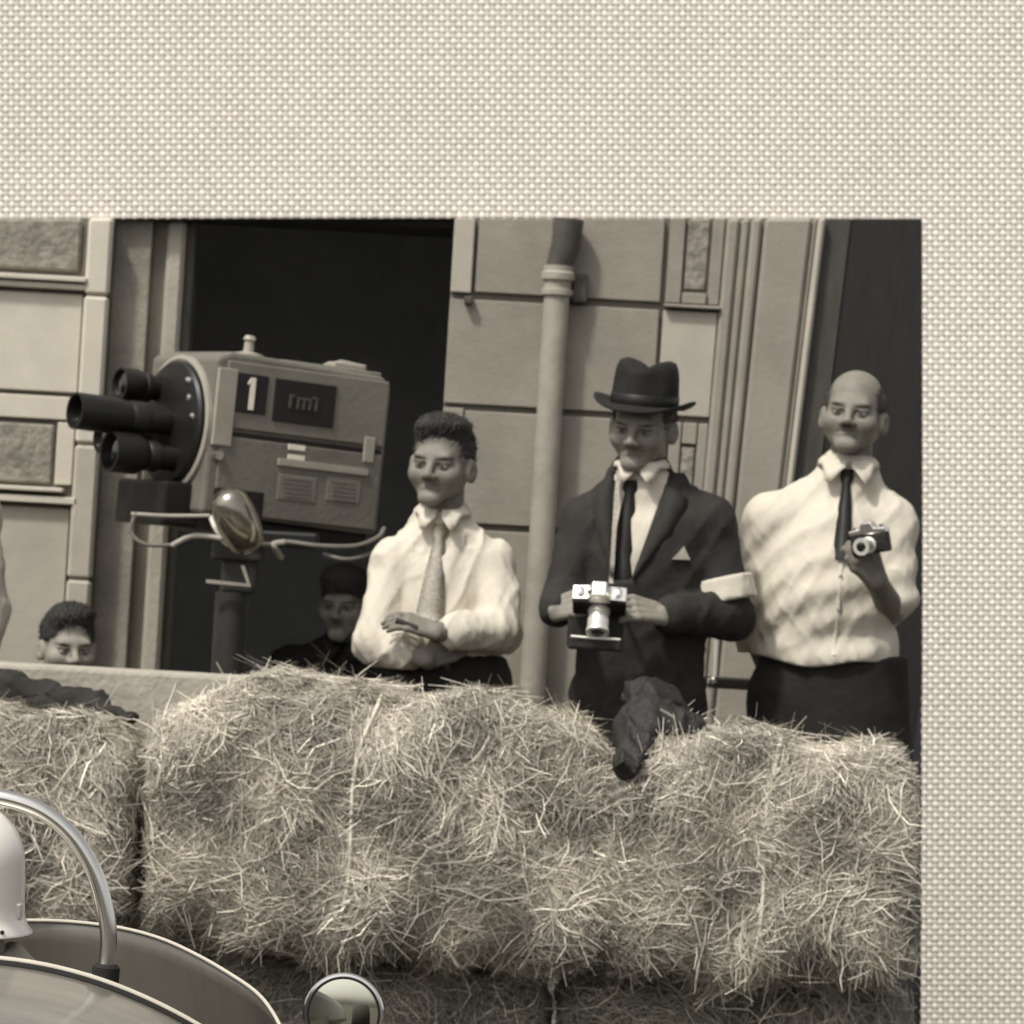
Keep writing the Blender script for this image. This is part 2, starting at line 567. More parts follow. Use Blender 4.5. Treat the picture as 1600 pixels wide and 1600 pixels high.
for a, b, dd, m in ((1105, 1124, .035, 'stone'), (1125, 1139, .027, 'stone'), (1140, 1156, .040, 'stone'), (1159, 1227, .035, 'stone'), (1228, 1235, .022, 'stone'), (1235.5, 1246, .045, 'stone_light')):
    piece('pilaster', a, 250, b, BOT, DF - dd, m, R_, bevel=0.010)
# the dark door leaf on the right: vertical boards
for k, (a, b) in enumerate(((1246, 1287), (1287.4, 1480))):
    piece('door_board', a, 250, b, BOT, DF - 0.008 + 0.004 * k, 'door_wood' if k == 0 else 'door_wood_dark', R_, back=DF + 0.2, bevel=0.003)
# downpipe
def pp(px, py, off):
    q = P(px, py, DF); return np.array((q[0], DF - off, max(q[2], PAVE + 0.002)))
dp = MB().tube([pp(871, 440, .075), pp(845, 860, .075), pp(800, 1600, .075)], 0.040, 20).build('downpipe', 'pipe_paint', bld, smooth=True)
cx = pp(871, 440, .075); ax = n3(pp(871, 440, .075) - pp(845, 860, .075))
MB().lathe([(.041, -.05), (.050, -.046), (.050, -.03), (.043, -.027), (.043, -.002), (.053, .002), (.053, .022), (.046, .028), (.046, .045)], cx, ax, 24).build('collar', 'pipe_paint', dp, smooth=True)
topq = pp(888, 345, .075); topq[2] = min(topq[2], P(888, 345, DF)[2])
MB().tube([cx + ax * .04, pp(884, 385, .075), topq], [.040, .046, .048], 20).build('upper_downpipe', 'pipe_dark', bld, smooth=True)
MB().box(pp(905, 452, .03), (.05, .06, .09)).build('pipe_bracket', 'pipe_dark', bld, bevel=0.008)
# the room behind the open door
A = P(*uv(270, 250, L_), DF); Bq = P(*uv(700, 330, R_), DF)
x0, x1 = A[0] - 0.35, Bq[0] + 0.3
zt = P(500, TOPY, DF)[2] - 0.01
rm = MB()
y0, y1 = DF + 0.31, DF + 3.6
rm.add([(x0, y0, 0), (x1, y0, 0), (x1, y1, 0), (x0, y1, 0), (x0, y0, zt + .2), (x1, y0, zt + .2), (x1, y1, zt + .2), (x0, y1, zt + .2)],
       [(0, 1, 2, 3), (4, 7, 6, 5), (0, 3, 7, 4), (1, 5, 6, 2), (3, 2, 6, 7)])
rm.build('room', 'interior', bld)
zl = zt + 0.30
MB().box(((x0 + x1) / 2, DF + 0.31, zt + 0.16), (x1 - x0 + .3, 0.5, 0.30)).build('lintel', 'door_wood_dark', bld)

# ------------------------------------------------------------------ woven cloth around the building
PX = 8.75
def weave(cells):
    cells = np.asarray(cells)
    i, j = cells[:, 0].astype(float), cells[:, 1].astype(float)
    warp = ((cells[:, 0] + cells[:, 1]) % 2 == 0)
    cx = 1444.5 + i * PX + 1.3 * np.sin(j * 0.031) + RNG.normal(0, .10, len(i))
    cy = 346.0 + j * PX + 1.3 * np.sin(i * 0.027 + 1) + RNG.normal(0, .10, len(i))
    a = np.array((-1, -.45, .45, 1.0)); b = np.array((-1, 0, 1.0))
    Agr, Bgr = np.meshgrid(a, b, indexing='ij'); Agr = Agr.ravel(); Bgr = Bgr.ravel()
    la = PX * 0.58; lb = PX * (0.450 - 0.11 * Agr ** 2)
    da = Agr * la; db = Bgr * lb
    hgt = 0.0026 * (1 - Agr ** 2) - 0.0017 * Bgr ** 2 + 0.001
    sw = RNG.normal(1, .03, len(i))[:, None]
    X = np.where(warp[:, None], db * sw, da) + cx[:, None]
    Y = np.where(warp[:, None], da, db * sw) + cy[:, None]
    hh = np.tile(hgt, (len(i), 1)) * np.where(warp, 1.25, 0.85)[:, None]
    xc = (X - 800) / F * DF; zc = -(Y - 800) / F * DF
    V = np.stack([xc * c_ - zc * s_, DF + 0.004 - hh, H + xc * s_ + zc * c_], -1).reshape(-1, 3)
    tone = np.repeat(np.where(warp, 1.17, 0.90) * RNG.normal(1, .025, len(i)), 12)
    T = np.stack([tone, tone * np.repeat(np.where(warp, 1.0, .985), 12), tone * np.repeat(np.where(warp, .98, .99), 12), np.ones_like(tone)], 1)
    q = np.array([(r * 3 + c, r * 3 + c + 1, (r + 1) * 3 + c + 1, (r + 1) * 3 + c) for r in range(3) for c in range(2)])
    Fq = (np.arange(len(i))[:, None, None] * 12 + q[None]).reshape(-1, 4)
    return V, Fq, T
cl = [(i, j) for j in range(-64, 0) for i in range(-190, 58)]
cl += [(i, j) for j in range(0, 147) for i in range(0, 58)]
Vc, Fc, Tc = weave(cl)
clo = thing('cloth', (1.5, DF, 0), 'pale cream coarse woven cloth surrounding the building front', 'cloth')
o = obj('weave', Vc, Fc, 'cloth', clo, tone=Tc)
o['kind'] = 'stuff'
def cpt(x, y):
    p = P(x, y, DF); return np.array((p[0], DF + 0.005, max(p[2], 0.001)))
Lpoly = [cpt(-400, -260), cpt(1990, -260), cpt(1990, 1640), cpt(RIGHTX + 0.5, 1640), cpt(RIGHTX + 0.5, TOPY - 0.5), cpt(-400, TOPY - 0.5)]
MB().prism(Lpoly, (0, 0.012, 0)).build('backing', 'cloth_back', clo)

# ================================================================== HAY BALES
LOWP = []
def straw_ribbons(p0, n, dirv, L, wd, lift, curl, seg=4):
    """many bent ribbons; all inputs arrays"""
    N = len(p0)
    t = np.linspace(-.5, .5, seg + 1)[None, :, None]
    side = np.cross(dirv, n); side /= np.linalg.norm(side, axis=1)[:, None] + 1e-9
    bend = RNG.normal(0, .55, N)[:, None, None]; ph = RNG.uniform(0, 6.28, N)[:, None, None]
    ctr = p0[:, None, :] + dirv[:, None, :] * (t * L[:, None, None]) + side[:, None, :] * (bend * (t * t) * L[:, None, None] * 1.2 + 0.05 * L[:, None, None] * np.sin(t * 7 + ph))
    ctr = ctr + n[:, None, :] * (lift[:, None, None] + curl[:, None, None] * (t + .5) ** 2 * L[:, None, None] - 0.0)
    mix = RNG.normal(0, .6, N)
    wv = side + n * mix[:, None]; wv /= np.linalg.norm(wv, axis=1)[:, None]
    prof = (1 - 0.55 * (2 * t) ** 2)
    wv = wv[:, None, :] * wd[:, None, None] * prof * .5
    V = np.stack([ctr - wv, ctr + wv], 2).reshape(-1, 3)
    m = 2 * (seg + 1)
    q = np.array([(2 * k, 2 * k + 1, 2 * k + 3, 2 * k + 2) for k in range(seg)])
    Fq = (np.arange(N)[:, None, None] * m + q[None]).reshape(-1, 4)
    return V, Fq, m

def hay_bale(x0, x1, z0, ztop, yc, hd, label, nstraw, twines=(), seed=0, lo_tone=0.35, leanx=-0.056, hang=0.06):
    """ztop: function of x giving the top height; the bale is a bulging rounded block full of straw"""
    rng = np.random.default_rng(seed)
    xm = (x0 + x1) / 2
    b = thing('hay_bale', (xm, yc, z0), label, 'hay bale', 'hay bales along the track')
    def zt_(x):
        return ztop(x)
    # param: u along x, a angle round the cross-section (superellipse)
    nu, na = 48, 40
    U = np.linspace(-1, 1, nu); Aa = np.linspace(0, 2 * math.pi, na, endpoint=False)
    def pos(u, a, infl=0.0):
        """u in -1..1, a angle, returns point and normal (approx)"""
        ex = 0.42
        cy_ = np.sign(np.cos(a)) * np.abs(np.cos(a)) ** ex; cz_ = np.sign(np.sin(a)) * np.abs(np.sin(a)) ** ex
        taper = (1 - np.abs(u) ** 9) ** 0.4 * 0.35 + 0.65
        x = xm + u * (x1 - x0) / 2
        zt0 = zt_(x); hz = (zt0 - z0) / 2; zc0 = (zt0 + z0) / 2
        bul = 1 + 0.05 * np.sin(x * 9 + seed) * np.cos(a * 2 + seed) + 0.04 * np.sin(x * 23 + 2 * seed + a * 3)
        k = taper * bul
        y = yc + cy_ * (hd * k + infl); z = zc0 + cz_ * (hz * np.where(cz_ > 0, np.minimum(k, 1.04), k) + infl)
        z = np.maximum(z, z0 - 0.02)
        xx = x + leanx * (z - z0 - 0.3)
        return np.stack([xx, y, z], -1)
    UU, AA = np.meshgrid(U, Aa, indexing='ij')
    V = pos(UU.ravel(), AA.ravel(), -0.02)
    V += rng.normal(0, .006, V.shape)
    V[:, 1] -= .035 * (vnoise(V * 6.5 + seed * 5) - .5)
    Fq = [(i * na + k, i * na + (k + 1) % na, (i + 1) * na + (k + 1) % na, (i + 1) * na + k) for i in range(nu - 1) for k in range(na)]
    Fq += [tuple(range(na))[::-1], tuple(range((nu - 1) * na, nu * na))]
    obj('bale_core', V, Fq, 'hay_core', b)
    # straw
    u = rng.uniform(-1, 1, nstraw); a = rng.uniform(math.pi * 0.55, math.pi * 1.62, nstraw)
    # more on front and top; some anywhere
    m = rng.random(nstraw) < .30
    a[m] = rng.uniform(0.2 * math.pi, 0.8 * math.pi, m.sum())
    ca = np.linspace(0.0, 2 * math.pi, 721)[:-1] + 1e-4
    cp = pos(np.zeros(720), ca); dl = np.linalg.norm(np.roll(cp, -1, 0) - cp, axis=1)
    wgt = dl * np.where((ca > .5 * math.pi) & (ca < 1.62 * math.pi), 1.0, np.where((ca > .15 * math.pi) & (ca <= .5 * math.pi), .7, 0.0))
    a = ca[rng.choice(720, nstraw, p=wgt / wgt.sum())] + rng.uniform(-.004, .004, nstraw)
    e = 1e-3
    p = pos(u, a)
    du = pos(np.clip(u + e, -1, 1), a) - pos(np.clip(u - e, -1, 1), a)
    dA = pos(u, a + e) - pos(u, a - e)
    n = np.cross(du, dA); n /= np.linalg.norm(n, axis=1)[:, None] + 1e-12
    cen = np.stack([p[:, 0], np.full(nstraw, yc), np.full(nstraw, (z0 + np.mean([zt_(x0), zt_(x1)])) / 2)], -1)
    flip = ((p - cen) * n).sum(1) < 0
    n[flip] *= -1
    # ends: normal outward along x
    endw = np.clip((np.abs(u) - .93) / .07, 0, 1)
    n = n * (1 - endw)[:, None] + np.stack([np.sign(u) * endw, -0.3 * endw, 0 * u], -1)
    n /= np.linalg.norm(n, axis=1)[:, None]
    t1 = np.cross(n, (0, 0, 1.0)) + 1e-6; t1 /= np.linalg.norm(t1, axis=1)[:, None]
    t2 = np.cross(n, t1)
    # combed swirls: direction follows a slowly varying angle field plus scatter
    ang = 1.2 * np.sin(p[:, 0] * 5 + seed) + 1.3 * np.sin(p[:, 2] * 11 + p[:, 0] * 3 + 2 * seed) + rng.normal(0, .75, nstraw)
    d = t1 * np.cos(ang)[:, None] + t2 * np.sin(ang)[:, None]
    out = rng.random(nstraw) < 0.02
    d[out] = d[out] + n[out] * rng.uniform(.2, .7, out.sum())[:, None]
    d /= np.linalg.norm(d, axis=1)[:, None]
    L = rng.uniform(.05, .16, nstraw) * np.where(rng.random(nstraw) < .08, 1.8, 1)
    room = np.minimum(p[:, 0] - (x0 - .03), (x1 + .012) - p[:, 0])
    wd = rng.uniform(.0015, .0042, nstraw)
    lift = rng.uniform(-.014, .012, nstraw)
    curl = rng.normal(0, .10, nstraw)
    # keep straw near the right-hand end from sticking far out
    L = np.where((x1 - p[:, 0]) < .06, np.minimum(L, .05), L)
    lift = lift + .035 * (vnoise(p * 6.5 + seed * 5) - .5) + .03 * (vnoise(p * 17 + seed) - .5)
    V, Fq, mv = straw_ribbons(p, n, d, L, wd, lift, curl)
    lim = x1 + .004 + leanx * (V[:, 2] - z0 - .3)
    V[:, 0] = np.minimum(V[:, 0], np.maximum(lim, 0)) if x1 > .9 else V[:, 0]
    tone = rng.uniform(lo_tone, 1.0, nstraw) ** .9
    tone = tone * (0.72 + 0.28 * np.sin(p[:, 0] * 13 + seed) * np.sin(p[:, 2] * 17 + seed * 3))
    tone = np.where(rng.random(nstraw) < .05, 1.15, tone)
    # loose straw hanging under the front edge
    s = obj('straw', V, Fq, 'straw', b, smooth=False, tone=np.repeat(tone, mv))
    s['kind'] = 'stuff'
    for (ux, tw) in twines:
        aa = np.linspace(math.pi * 0.45, math.pi * 1.55, 40)
        uu = ux + tw * np.sin((aa - math.pi) * .9)
        pts = pos(uu, aa, 0.010)
        MB().tube([q for q in pts], 0.0062, 6).build('twine', 'twine', b, smooth=True)
    return b

YB = 10.73
def prof(xs, ys, dd=10.75):
    X = [P(x, y, dd)[0] for x, y in zip(xs, ys)]; Z = [P(x, y, dd)[2] for x, y in zip(xs, ys)]
    return lambda x: np.interp(x, X, Z)
tA = prof((-200, 0, 120, 215), (1100, 1108, 1122, 1150))
tB = prof((225, 300, 400, 470, 520, 600, 700, 820, 900, 960), (1140, 1112, 1082, 1064, 1066, 1084, 1094, 1104, 1122, 1160))
tC = prof((945, 990, 1040, 1100, 1200, 1300, 1440), (1225, 1182, 1156, 1146, 1152, 1166, 1170))
def bx(px): return P(px, 1300, 10.5)[0]
ZB = 0.46
hay_bale(bx(-330), bx(205), ZB, tA, YB, .29, 'hay bale at the left, behind the helmet and under the dark coat', 22000, ((0.1, .03),), 1)
hay_bale(bx(228), bx(962), ZB - .005, tB, YB, .29, 'long humped hay bale in the middle, below the man with crossed arms', 52000, ((-.12, -.13),), 2)
hay_bale(bx(938), bx(1440), ZB - .01, tC, YB, .29, 'rounded hay bale at the right, beside the woven cloth', 38000, ((.02, -.13),), 3)
YL = 10.96
low = lambda x: np.full_like(np.asarray(x, float), ZB - .03)
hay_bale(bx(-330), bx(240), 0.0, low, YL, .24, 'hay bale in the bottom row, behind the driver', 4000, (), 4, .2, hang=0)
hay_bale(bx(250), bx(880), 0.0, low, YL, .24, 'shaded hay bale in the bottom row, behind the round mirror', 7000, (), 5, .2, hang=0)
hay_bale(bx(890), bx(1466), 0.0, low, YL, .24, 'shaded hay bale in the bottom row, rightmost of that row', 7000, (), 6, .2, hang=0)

# low wall behind the bales
zw = P(300, 1053, 11.30)[2]
lw = MB().box(((bx(-700) + P(640, 1070, 11.3)[0]) / 2, 11.37, zw / 2), (P(640, 1070, 11.3)[0] - bx(-700), .13, zw)).build('low_wall', 'concrete', bevel=0.012)
tag(lw, 'low pale concrete wall with a flat top behind the hay bales', 'wall')

# dark coat lying on the wall and bale at the left
def coat_f():
    fs = [sC(P(-160, 1085, 11.2), P(20, 1078, 11.2), .055, .05), sC(P(20, 1078, 11.17), P(80, 1086, 11.15), .045, .034), sC(P(80, 1092, 11.1), P(155, 1094, 11.05), .030, .028),
          sC(P(110, 1092, 11.1), P(190, 1118, 10.95), .024, .016), sC(P(-150, 1105, 11.0), P(60, 1106, 10.95), .028, .024), sC(P(60, 1106, 10.95), P(205, 1122, 10.9), .022, .012)]
    return folds(union(fs, .03), .008, 60, 3)
V, Fq = nets(coat_f(), P(-330, 1180, 10.7) - .05, P(230, 1020, 11.4) + .05, .008)
tag(obj('coat', V, Fq, 'coat_cloth'), 'dark crumpled coat lying on top of the left hay bale', 'coat')

# ================================================================== PEOPLE
def head_mesh(c, yaw, pitch, roll, sc, bald=False, h=.0029, jaw=1.0, age=0):
    hd = []
    hd.append(sE((0, .018, .042), (.074, .094, .086)))
    hd.append(sE((0, -.019, -.024), (.0635, .066, .074)))
    hd.append(sC((-.044 * jaw, .004, -.046), (-.009, -.066, -.096), .020, .0155))
    hd.append(sC((.044 * jaw, .004, -.046), (.009, -.066, -.096), .020, .0155))
    hd.append(sC((-.009, -.075, -.098), (.009, -.075, -.098), .0145, .0145))
    f0 = union(hd, .026)
    ad = [sC((-.034, -.077, .019), (.034, -.077, .019), .0135, .0135), sE((.043, -.050, -.028), (.024, .027, .026)), sE((-.043, -.050, -.028), (.024, .027, .026))]
    f1 = lambda Q: smin(f0(Q), union(ad, .012)(Q), .026)
    so_ = union([sE((-.032, -.098, -.003), (.020, .023, .0135)), sE((.032, -.098, -.003), (.020, .023, .0135))], .002)
    f2 = sub(f1, so_, .014)
    nose = union([sC((0, -.084, .008), (0, -.1065, -.033), .0080, .0115), sE((-.0125, -.095, -.038), (.0085, .012, .0085)), sE((.0125, -.095, -.038), (.0085, .012, .0085))], .010)
    eyes = union([sE((-.031, -.0735, -.004), (.0135, .0135, .0115)), sE((.031, -.0735, -.004), (.0135, .0135, .0115))], .001)
    lids = union([sC((-.045, -.076, .0055), (-.019, -.0835, .0065), .0045, .0045), sC((.045, -.076, .0055), (.019, -.0835, .0065), .0045, .0045)], .001)
    lips = union([sC((-.023, -.0795, -.0690), (0, -.0855, -.0655), .0036, .0048), sC((.023, -.0795, -.0690), (0, -.0855, -.0655), .0036, .0048), sC((-.014, -.0815, -.0745), (.014, -.0815, -.0745), .0056, .0056)], .006)
    ears = union([sE((-.080, .010, -.010), (.009, .022, .034), Rz(.35)), sE((.080, .010, -.010), (.009, .022, .034), Rz(-.35))], .002)
    crease = union([sC((-.026, -.086, -.0725), (0, -.0895, -.0703), .0012, .0015), sC((.026, -.086, -.0725), (0, -.0895, -.0703), .0012, .0015)], .001)
    conch = union([sE((-.092, .002, -.008), (.009, .011, .018)), sE((.092, .002, -.008), (.009, .011, .018))], .002)
    neck = sC((0, .044, -.060), (0, .050, -.20), .052, .060)
    def f(Q):
        d = smin(f2(Q), nose(Q), .012)
        d = smin(d, eyes(Q), .003)
        d = smin(d, lids(Q), .005)
        d = smin(d, lips(Q), .006)
        d = smin(d, ears(Q), .010)
        d = -smin(-d, crease(Q), .004)
        d = -smin(-d, conch(Q), .006)
        return smin(d, neck(Q), .009)
    V, Fq = nets(f, (-.11, -.135, -.215), (.11, .125, .14), h)
    x, y, z = np.abs(V[:, 0]), V[:, 1], V[:, 2]
    tone = np.ones(len(V))
    def spot(cx, cz, rx, rz, val, ymax=-.05, tilt=0.0):
        nonlocal tone
        g = np.clip(1.25 - np.sqrt(((x - cx) / rx) ** 2 + ((z - cz - tilt * (x - cx)) / rz) ** 2), 0, .25) * 4 * (y < ymax)
        tone = tone * (1 - g) + val * g
    spot(.034, .0155, .020, .0034, .35, tilt=.16)            # eyebrows
    spot(.031, -.0035, .0120, .0045, 1.1)        # whites of the eyes
    spot(.030, -.003, .0052, .0052, .15)          # iris
    spot(.031, .003, .0145, .0026, .25)           # lashes
    spot(0, -.066, .022, .0034, .78); spot(0, -.075, .016, .0040, .82); spot(0, -.0708, .025, .0013, .45)
    spot(.007, -.045, .005, .0028, .3)
    if age:
        spot(0, -.056, .028, .008, .86)
    for _ in range(3):      # soften grid steps
        acc = np.zeros_like(V); cnt = np.zeros(len(V))
        for a_, b_ in ((0, 1), (1, 2), (2, 3), (3, 0)):
            np.add.at(acc, Fq[:, a_], V[Fq[:, b_]]); np.add.at(acc, Fq[:, b_], V[Fq[:, a_]])
            np.add.at(cnt, Fq[:, a_], 1); np.add.at(cnt, Fq[:, b_], 1)
        V = .5 * V + .5 * acc / cnt[:, None]
    V[:, 2] = np.where(V[:, 2] < 0, V[:, 2] * .91, V[:, 2]); V[:, 0] *= 1.03
    R = Rz(yaw) @ Rx(pitch) @ Ry(roll)
    return (V * sc) @ R.T + c, Fq, tone, R

def hair_mesh(c, R, sc, style, seed=1):
    base = sE((0, .023, .042), (.0785, .097, .091))
    if style == 'swept':
        base = union([base, sE((.012, -.015, .106), (.060, .060, .028)), sE((-.020, -.045, .096), (.042, .038, .024))], .03)
        cut = lambda Q: np.maximum(Q[:, 1] * 1.0 + 0.062 - (Q[:, 2] - .068) * 2.2, -(Q[:, 2] + 0.075))  # unused
        face = union([sE((0, -.105, -.022), (.066, .085, .108)), sE((0, -.04, -.085), (.12, .085, .075))], .02)
    elif style == 'bald':
        base = sE((0, .026, .036), (.081, .099, .090))
        face = union([sE((0, -.110, .02), (.076, .10, .14)), sE((0, -.05, -.085), (.13, .10, .075)), sE((0, -.01, .145), (.068, .10, .075))], .02)
    else:   # fringe
        base = union([base, sE((.0, -.045, .085), (.070, .055, .045))], .03)
        face = union([sE((0, -.115, -.050), (.060, .075, .098)), sE((0, -.04, -.095), (.11, .085, .070))], .02)
    ear = union([sE((-.084, -.005, -.018), (.03, .026, .036)), sE((.084, -.005, -.018), (.03, .026, .036))], .01)
    f = sub(sub(base, face, .012), ear, .01)
    f = folds(f, .0014, 230, seed)
    V, Fq = nets(f, (-.13, -.14, -.12), (.13, .15, .17), .0042)
    # loose strands combed over the surface so that the outline is not a hard edge
    r_ = np.random.default_rng(seed)
    nst = 1500
    pk = V[r_.integers(0, len(V), nst)]
    nn = pk - np.array((0, .02, .03)); nn /= np.linalg.norm(nn, axis=1)[:, None]
    dv = np.array((.25 if style == 'swept' else .05, 1.0, .25)) + r_.normal(0, .14, (nst, 3))
    dv -= nn * (dv * nn).sum(1)[:, None]; dv /= np.linalg.norm(dv, axis=1)[:, None]
    V2, F2, _ = straw_ribbons(pk, nn, dv, r_.uniform(.018, .045, nst), r_.uniform(.0012, .0028, nst), r_.uniform(-.001, .002, nst), r_.normal(0, .04, nst), 3)
    Fq = np.concatenate([Fq, F2 + len(V)]); V = np.concatenate([V, V2])
    return (V * sc) @ R.T + c, Fq

def hand_prims(w_, d, n, s, curl=(.45, .6, .5), sc=1.0, thumb=(.6, .6, .3)):
    w_ = np.asarray(w_, float); d = n3(d); n = n3(np.asarray(n) - d * np.dot(n, d)); s = n3(np.asarray(s) - d * np.dot(s, d) - n * np.dot(s, n))
    fs = []
    for o_, L in zip((.033, .011, -.011, -.031), (.072, .080, .074, .058)):
        k = w_ + sc * (d * .082 + s * o_)
        fs.append(sC(w_ + s * o_ * .55 * sc, k, .016 * sc, .0105 * sc))
        a = 0; p = k
        for sg, cv, r0, r1 in zip((.45, .30, .25), curl, (.0094, .0086, .0080), (.0086, .0080, .0066)):
            a += cv
            q = p + sc * L * sg * (d * math.cos(a) + n * math.sin(a))
            fs.append(sC(p, q, r0 * sc, r1 * sc)); p = q
    b0 = w_ + sc * (d * .022 + s * .020)
    m = b0 + sc * .048 * n3(s * thumb[0] + d * thumb[1] + n * thumb[2])
    t = m + sc * .034 * n3(s * thumb[0] * .3 + d * .9 + n * thumb[2])
    fs += [sC(b0, m, .016 * sc, .0115 * sc), sC(m, t, .011 * sc, .0085 * sc)]
    return fs

def collar(nb, front_f, parent, m, R=None, sc=1.0, spread=26):
    ph = np.radians(np.concatenate([np.linspace(6, 60, 12), np.linspace(70, 290, 18), np.linspace(300, 354, 12)]))
    V = []
    for q in ph:
        aq = min(q, 2 * math.pi - q)
        g = math.exp(-((math.degrees(aq) - spread) / 15) ** 2)
        fx, fy = math.sin(q), -math.cos(q)
        back = (1 - math.cos(aq)) / 2
        top = np.array((fx * .064, fy * .062 + .004, .012 + .024 * back)) * sc
        r = .082 + .022 * g
        bot = np.array((fx * r, fy * r + .004, -.004 + .004 * back - .044 * g)) * sc
        if R is not None:
            top = R @ top; bot = R @ bot
        V += [nb + top, nb + (top + bot) / 2 + n3((fx, fy, .4)) * .004, nb + bot, nb + bot - n3((fx, fy, 0)) * .006, nb + top - n3((fx, fy, 0)) * .005]
    Fq = [(i * 5 + k, i * 5 + k + 1, (i + 1) * 5 + k + 1, (i + 1) * 5 + k) for i in range(len(ph) - 1) for k in range(4)]
    obj('collar', V, Fq, m, parent)

def tie(pts_w, f, y0, y1, parent, m, off=.006):
    """pts_w: list of (centre x, z, half-width)"""
    V = []
    for x, z, hw in pts_w:
        y = surf_y(f, x, z, y0, y1)
        y = y if y is not None else y1
        V += [(x - hw, y - off + .004, z), (x, y - off - .005, z), (x + hw, y - off + .004, z), (x, y - off + .012, z)]
    n = len(pts_w)
    Fq = [(i * 4 + k, i * 4 + (k + 1) % 4, (i + 1) * 4 + (k + 1) % 4, (i + 1) * 4 + k) for i in range(n - 1) for k in range(4)] + [(0, 1, 2, 3), (n * 4 - 1, n * 4 - 2, n * 4 - 3, n * 4 - 4)]
    return obj('tie', V, Fq, m, parent)

def torso_f(nb, sa, sb, ha, hb, rc, rw, depth=.66, infl=0.0, hem=0.0, belly=0.0):
    mid = (sa + sb) / 2; hip = (ha + hb) / 2
    chest = mid + np.array((0, .005, -.14)); waist = hip + np.array((0, 0, .10 - hem))
    fs = [sFlat(sC(chest, waist, rc + infl, rw + infl), chest[1], depth)]
    fs.append(sFlat(sC(chest + (0, 0, .04), chest + (0, 0, -.06), rc * 1.02 + infl, rc + infl), chest[1], depth))
    fs.append(sC(sa + (0, 0, -.016), sb + (0, 0, -.016), .050 + infl, .050 + infl))
    fs.append(sC(nb + (0, .012, -.030), sa + (0, 0, .004), .054 + infl, .044 + infl))
    fs.append(sC(nb + (0, .012, -.030), sb + (0, 0, .004), .054 + infl, .044 + infl))
    fs.append(sC(nb + (0, .010, -.06), nb + (0, .016, -.012), .076 + infl, .064 + infl))
    if belly:
        fs.append(sE(waist + np.array((0, -.05, .10)), (.15, belly, .15)))
    return union(fs, .045)

def arm_f(s, e, w_, r=(.060, .050, .046, .036), infl=0.0, upto=1.0):
    w2 = e + (w_ - e) * upto
    return union([sC(s, e, r[0] + infl, r[1] + infl), sC(e, w2, r[2] + infl, r[2] + (r[3] - r[2]) * upto + infl)], .02)

def legs_f(ha, hb, fa, fb, infl=0.0, knees=None):
    fs = []
    for h_, f_, k in ((ha, fa, 0), (hb, fb, 1)):
        kn = knees[k] if knees else (h_ + f_) / 2 + np.array((0, -.02, .02))
        fs += [sC(h_, kn, .095 + infl, .072 + infl), sC(kn, f_ + (0, 0, .09), .070 + infl, .058 + infl)]
    fs.append(sC(ha, hb, .098 + infl, .098 + infl))
    return union(fs, .04)

def bounds(ps, pad):
    ps = np.array(ps)
    return ps.min(0) - pad, ps.max(0) + pad

def joined(parts):
    V = []; Fq = []; T = []; o = 0
    for v, f, t in parts:
        V.append(v); Fq.append(f + o); T.append(np.ones(len(v)) * t if np.isscalar(t) else t); o += len(v)
    return np.concatenate(V), np.concatenate(Fq), np.concatenate(T)

def shoes(t, feet, yaw=0):
    for f_ in feet:
        g = union([sE(f_ + np.array((0, -.07, .035)), (.045, .12, .034)), sC(f_ + np.array((0, .015, .05)), f_ + np.array((0, .01, .10)), .042, .042)], .03)
        f2 = lambda Q, g=g, z=f_[2]: np.maximum(g(Q), z - Q[:, 2])
        V, Fq = nets(f2, f_ + (-.08, -.22, -.02), f_ + (.08, .09, .16), .010)
        V[:, 2] = np.maximum(V[:, 2], f_[2] + .001)
        obj('shoe', V, Fq, 'shoe', t)

def stand_feet(ha, hb):
    return (np.array((ha[0] - .03, ha[1] + .02, PAVE)), np.array((hb[0] + .03, hb[1] + .02, PAVE)))

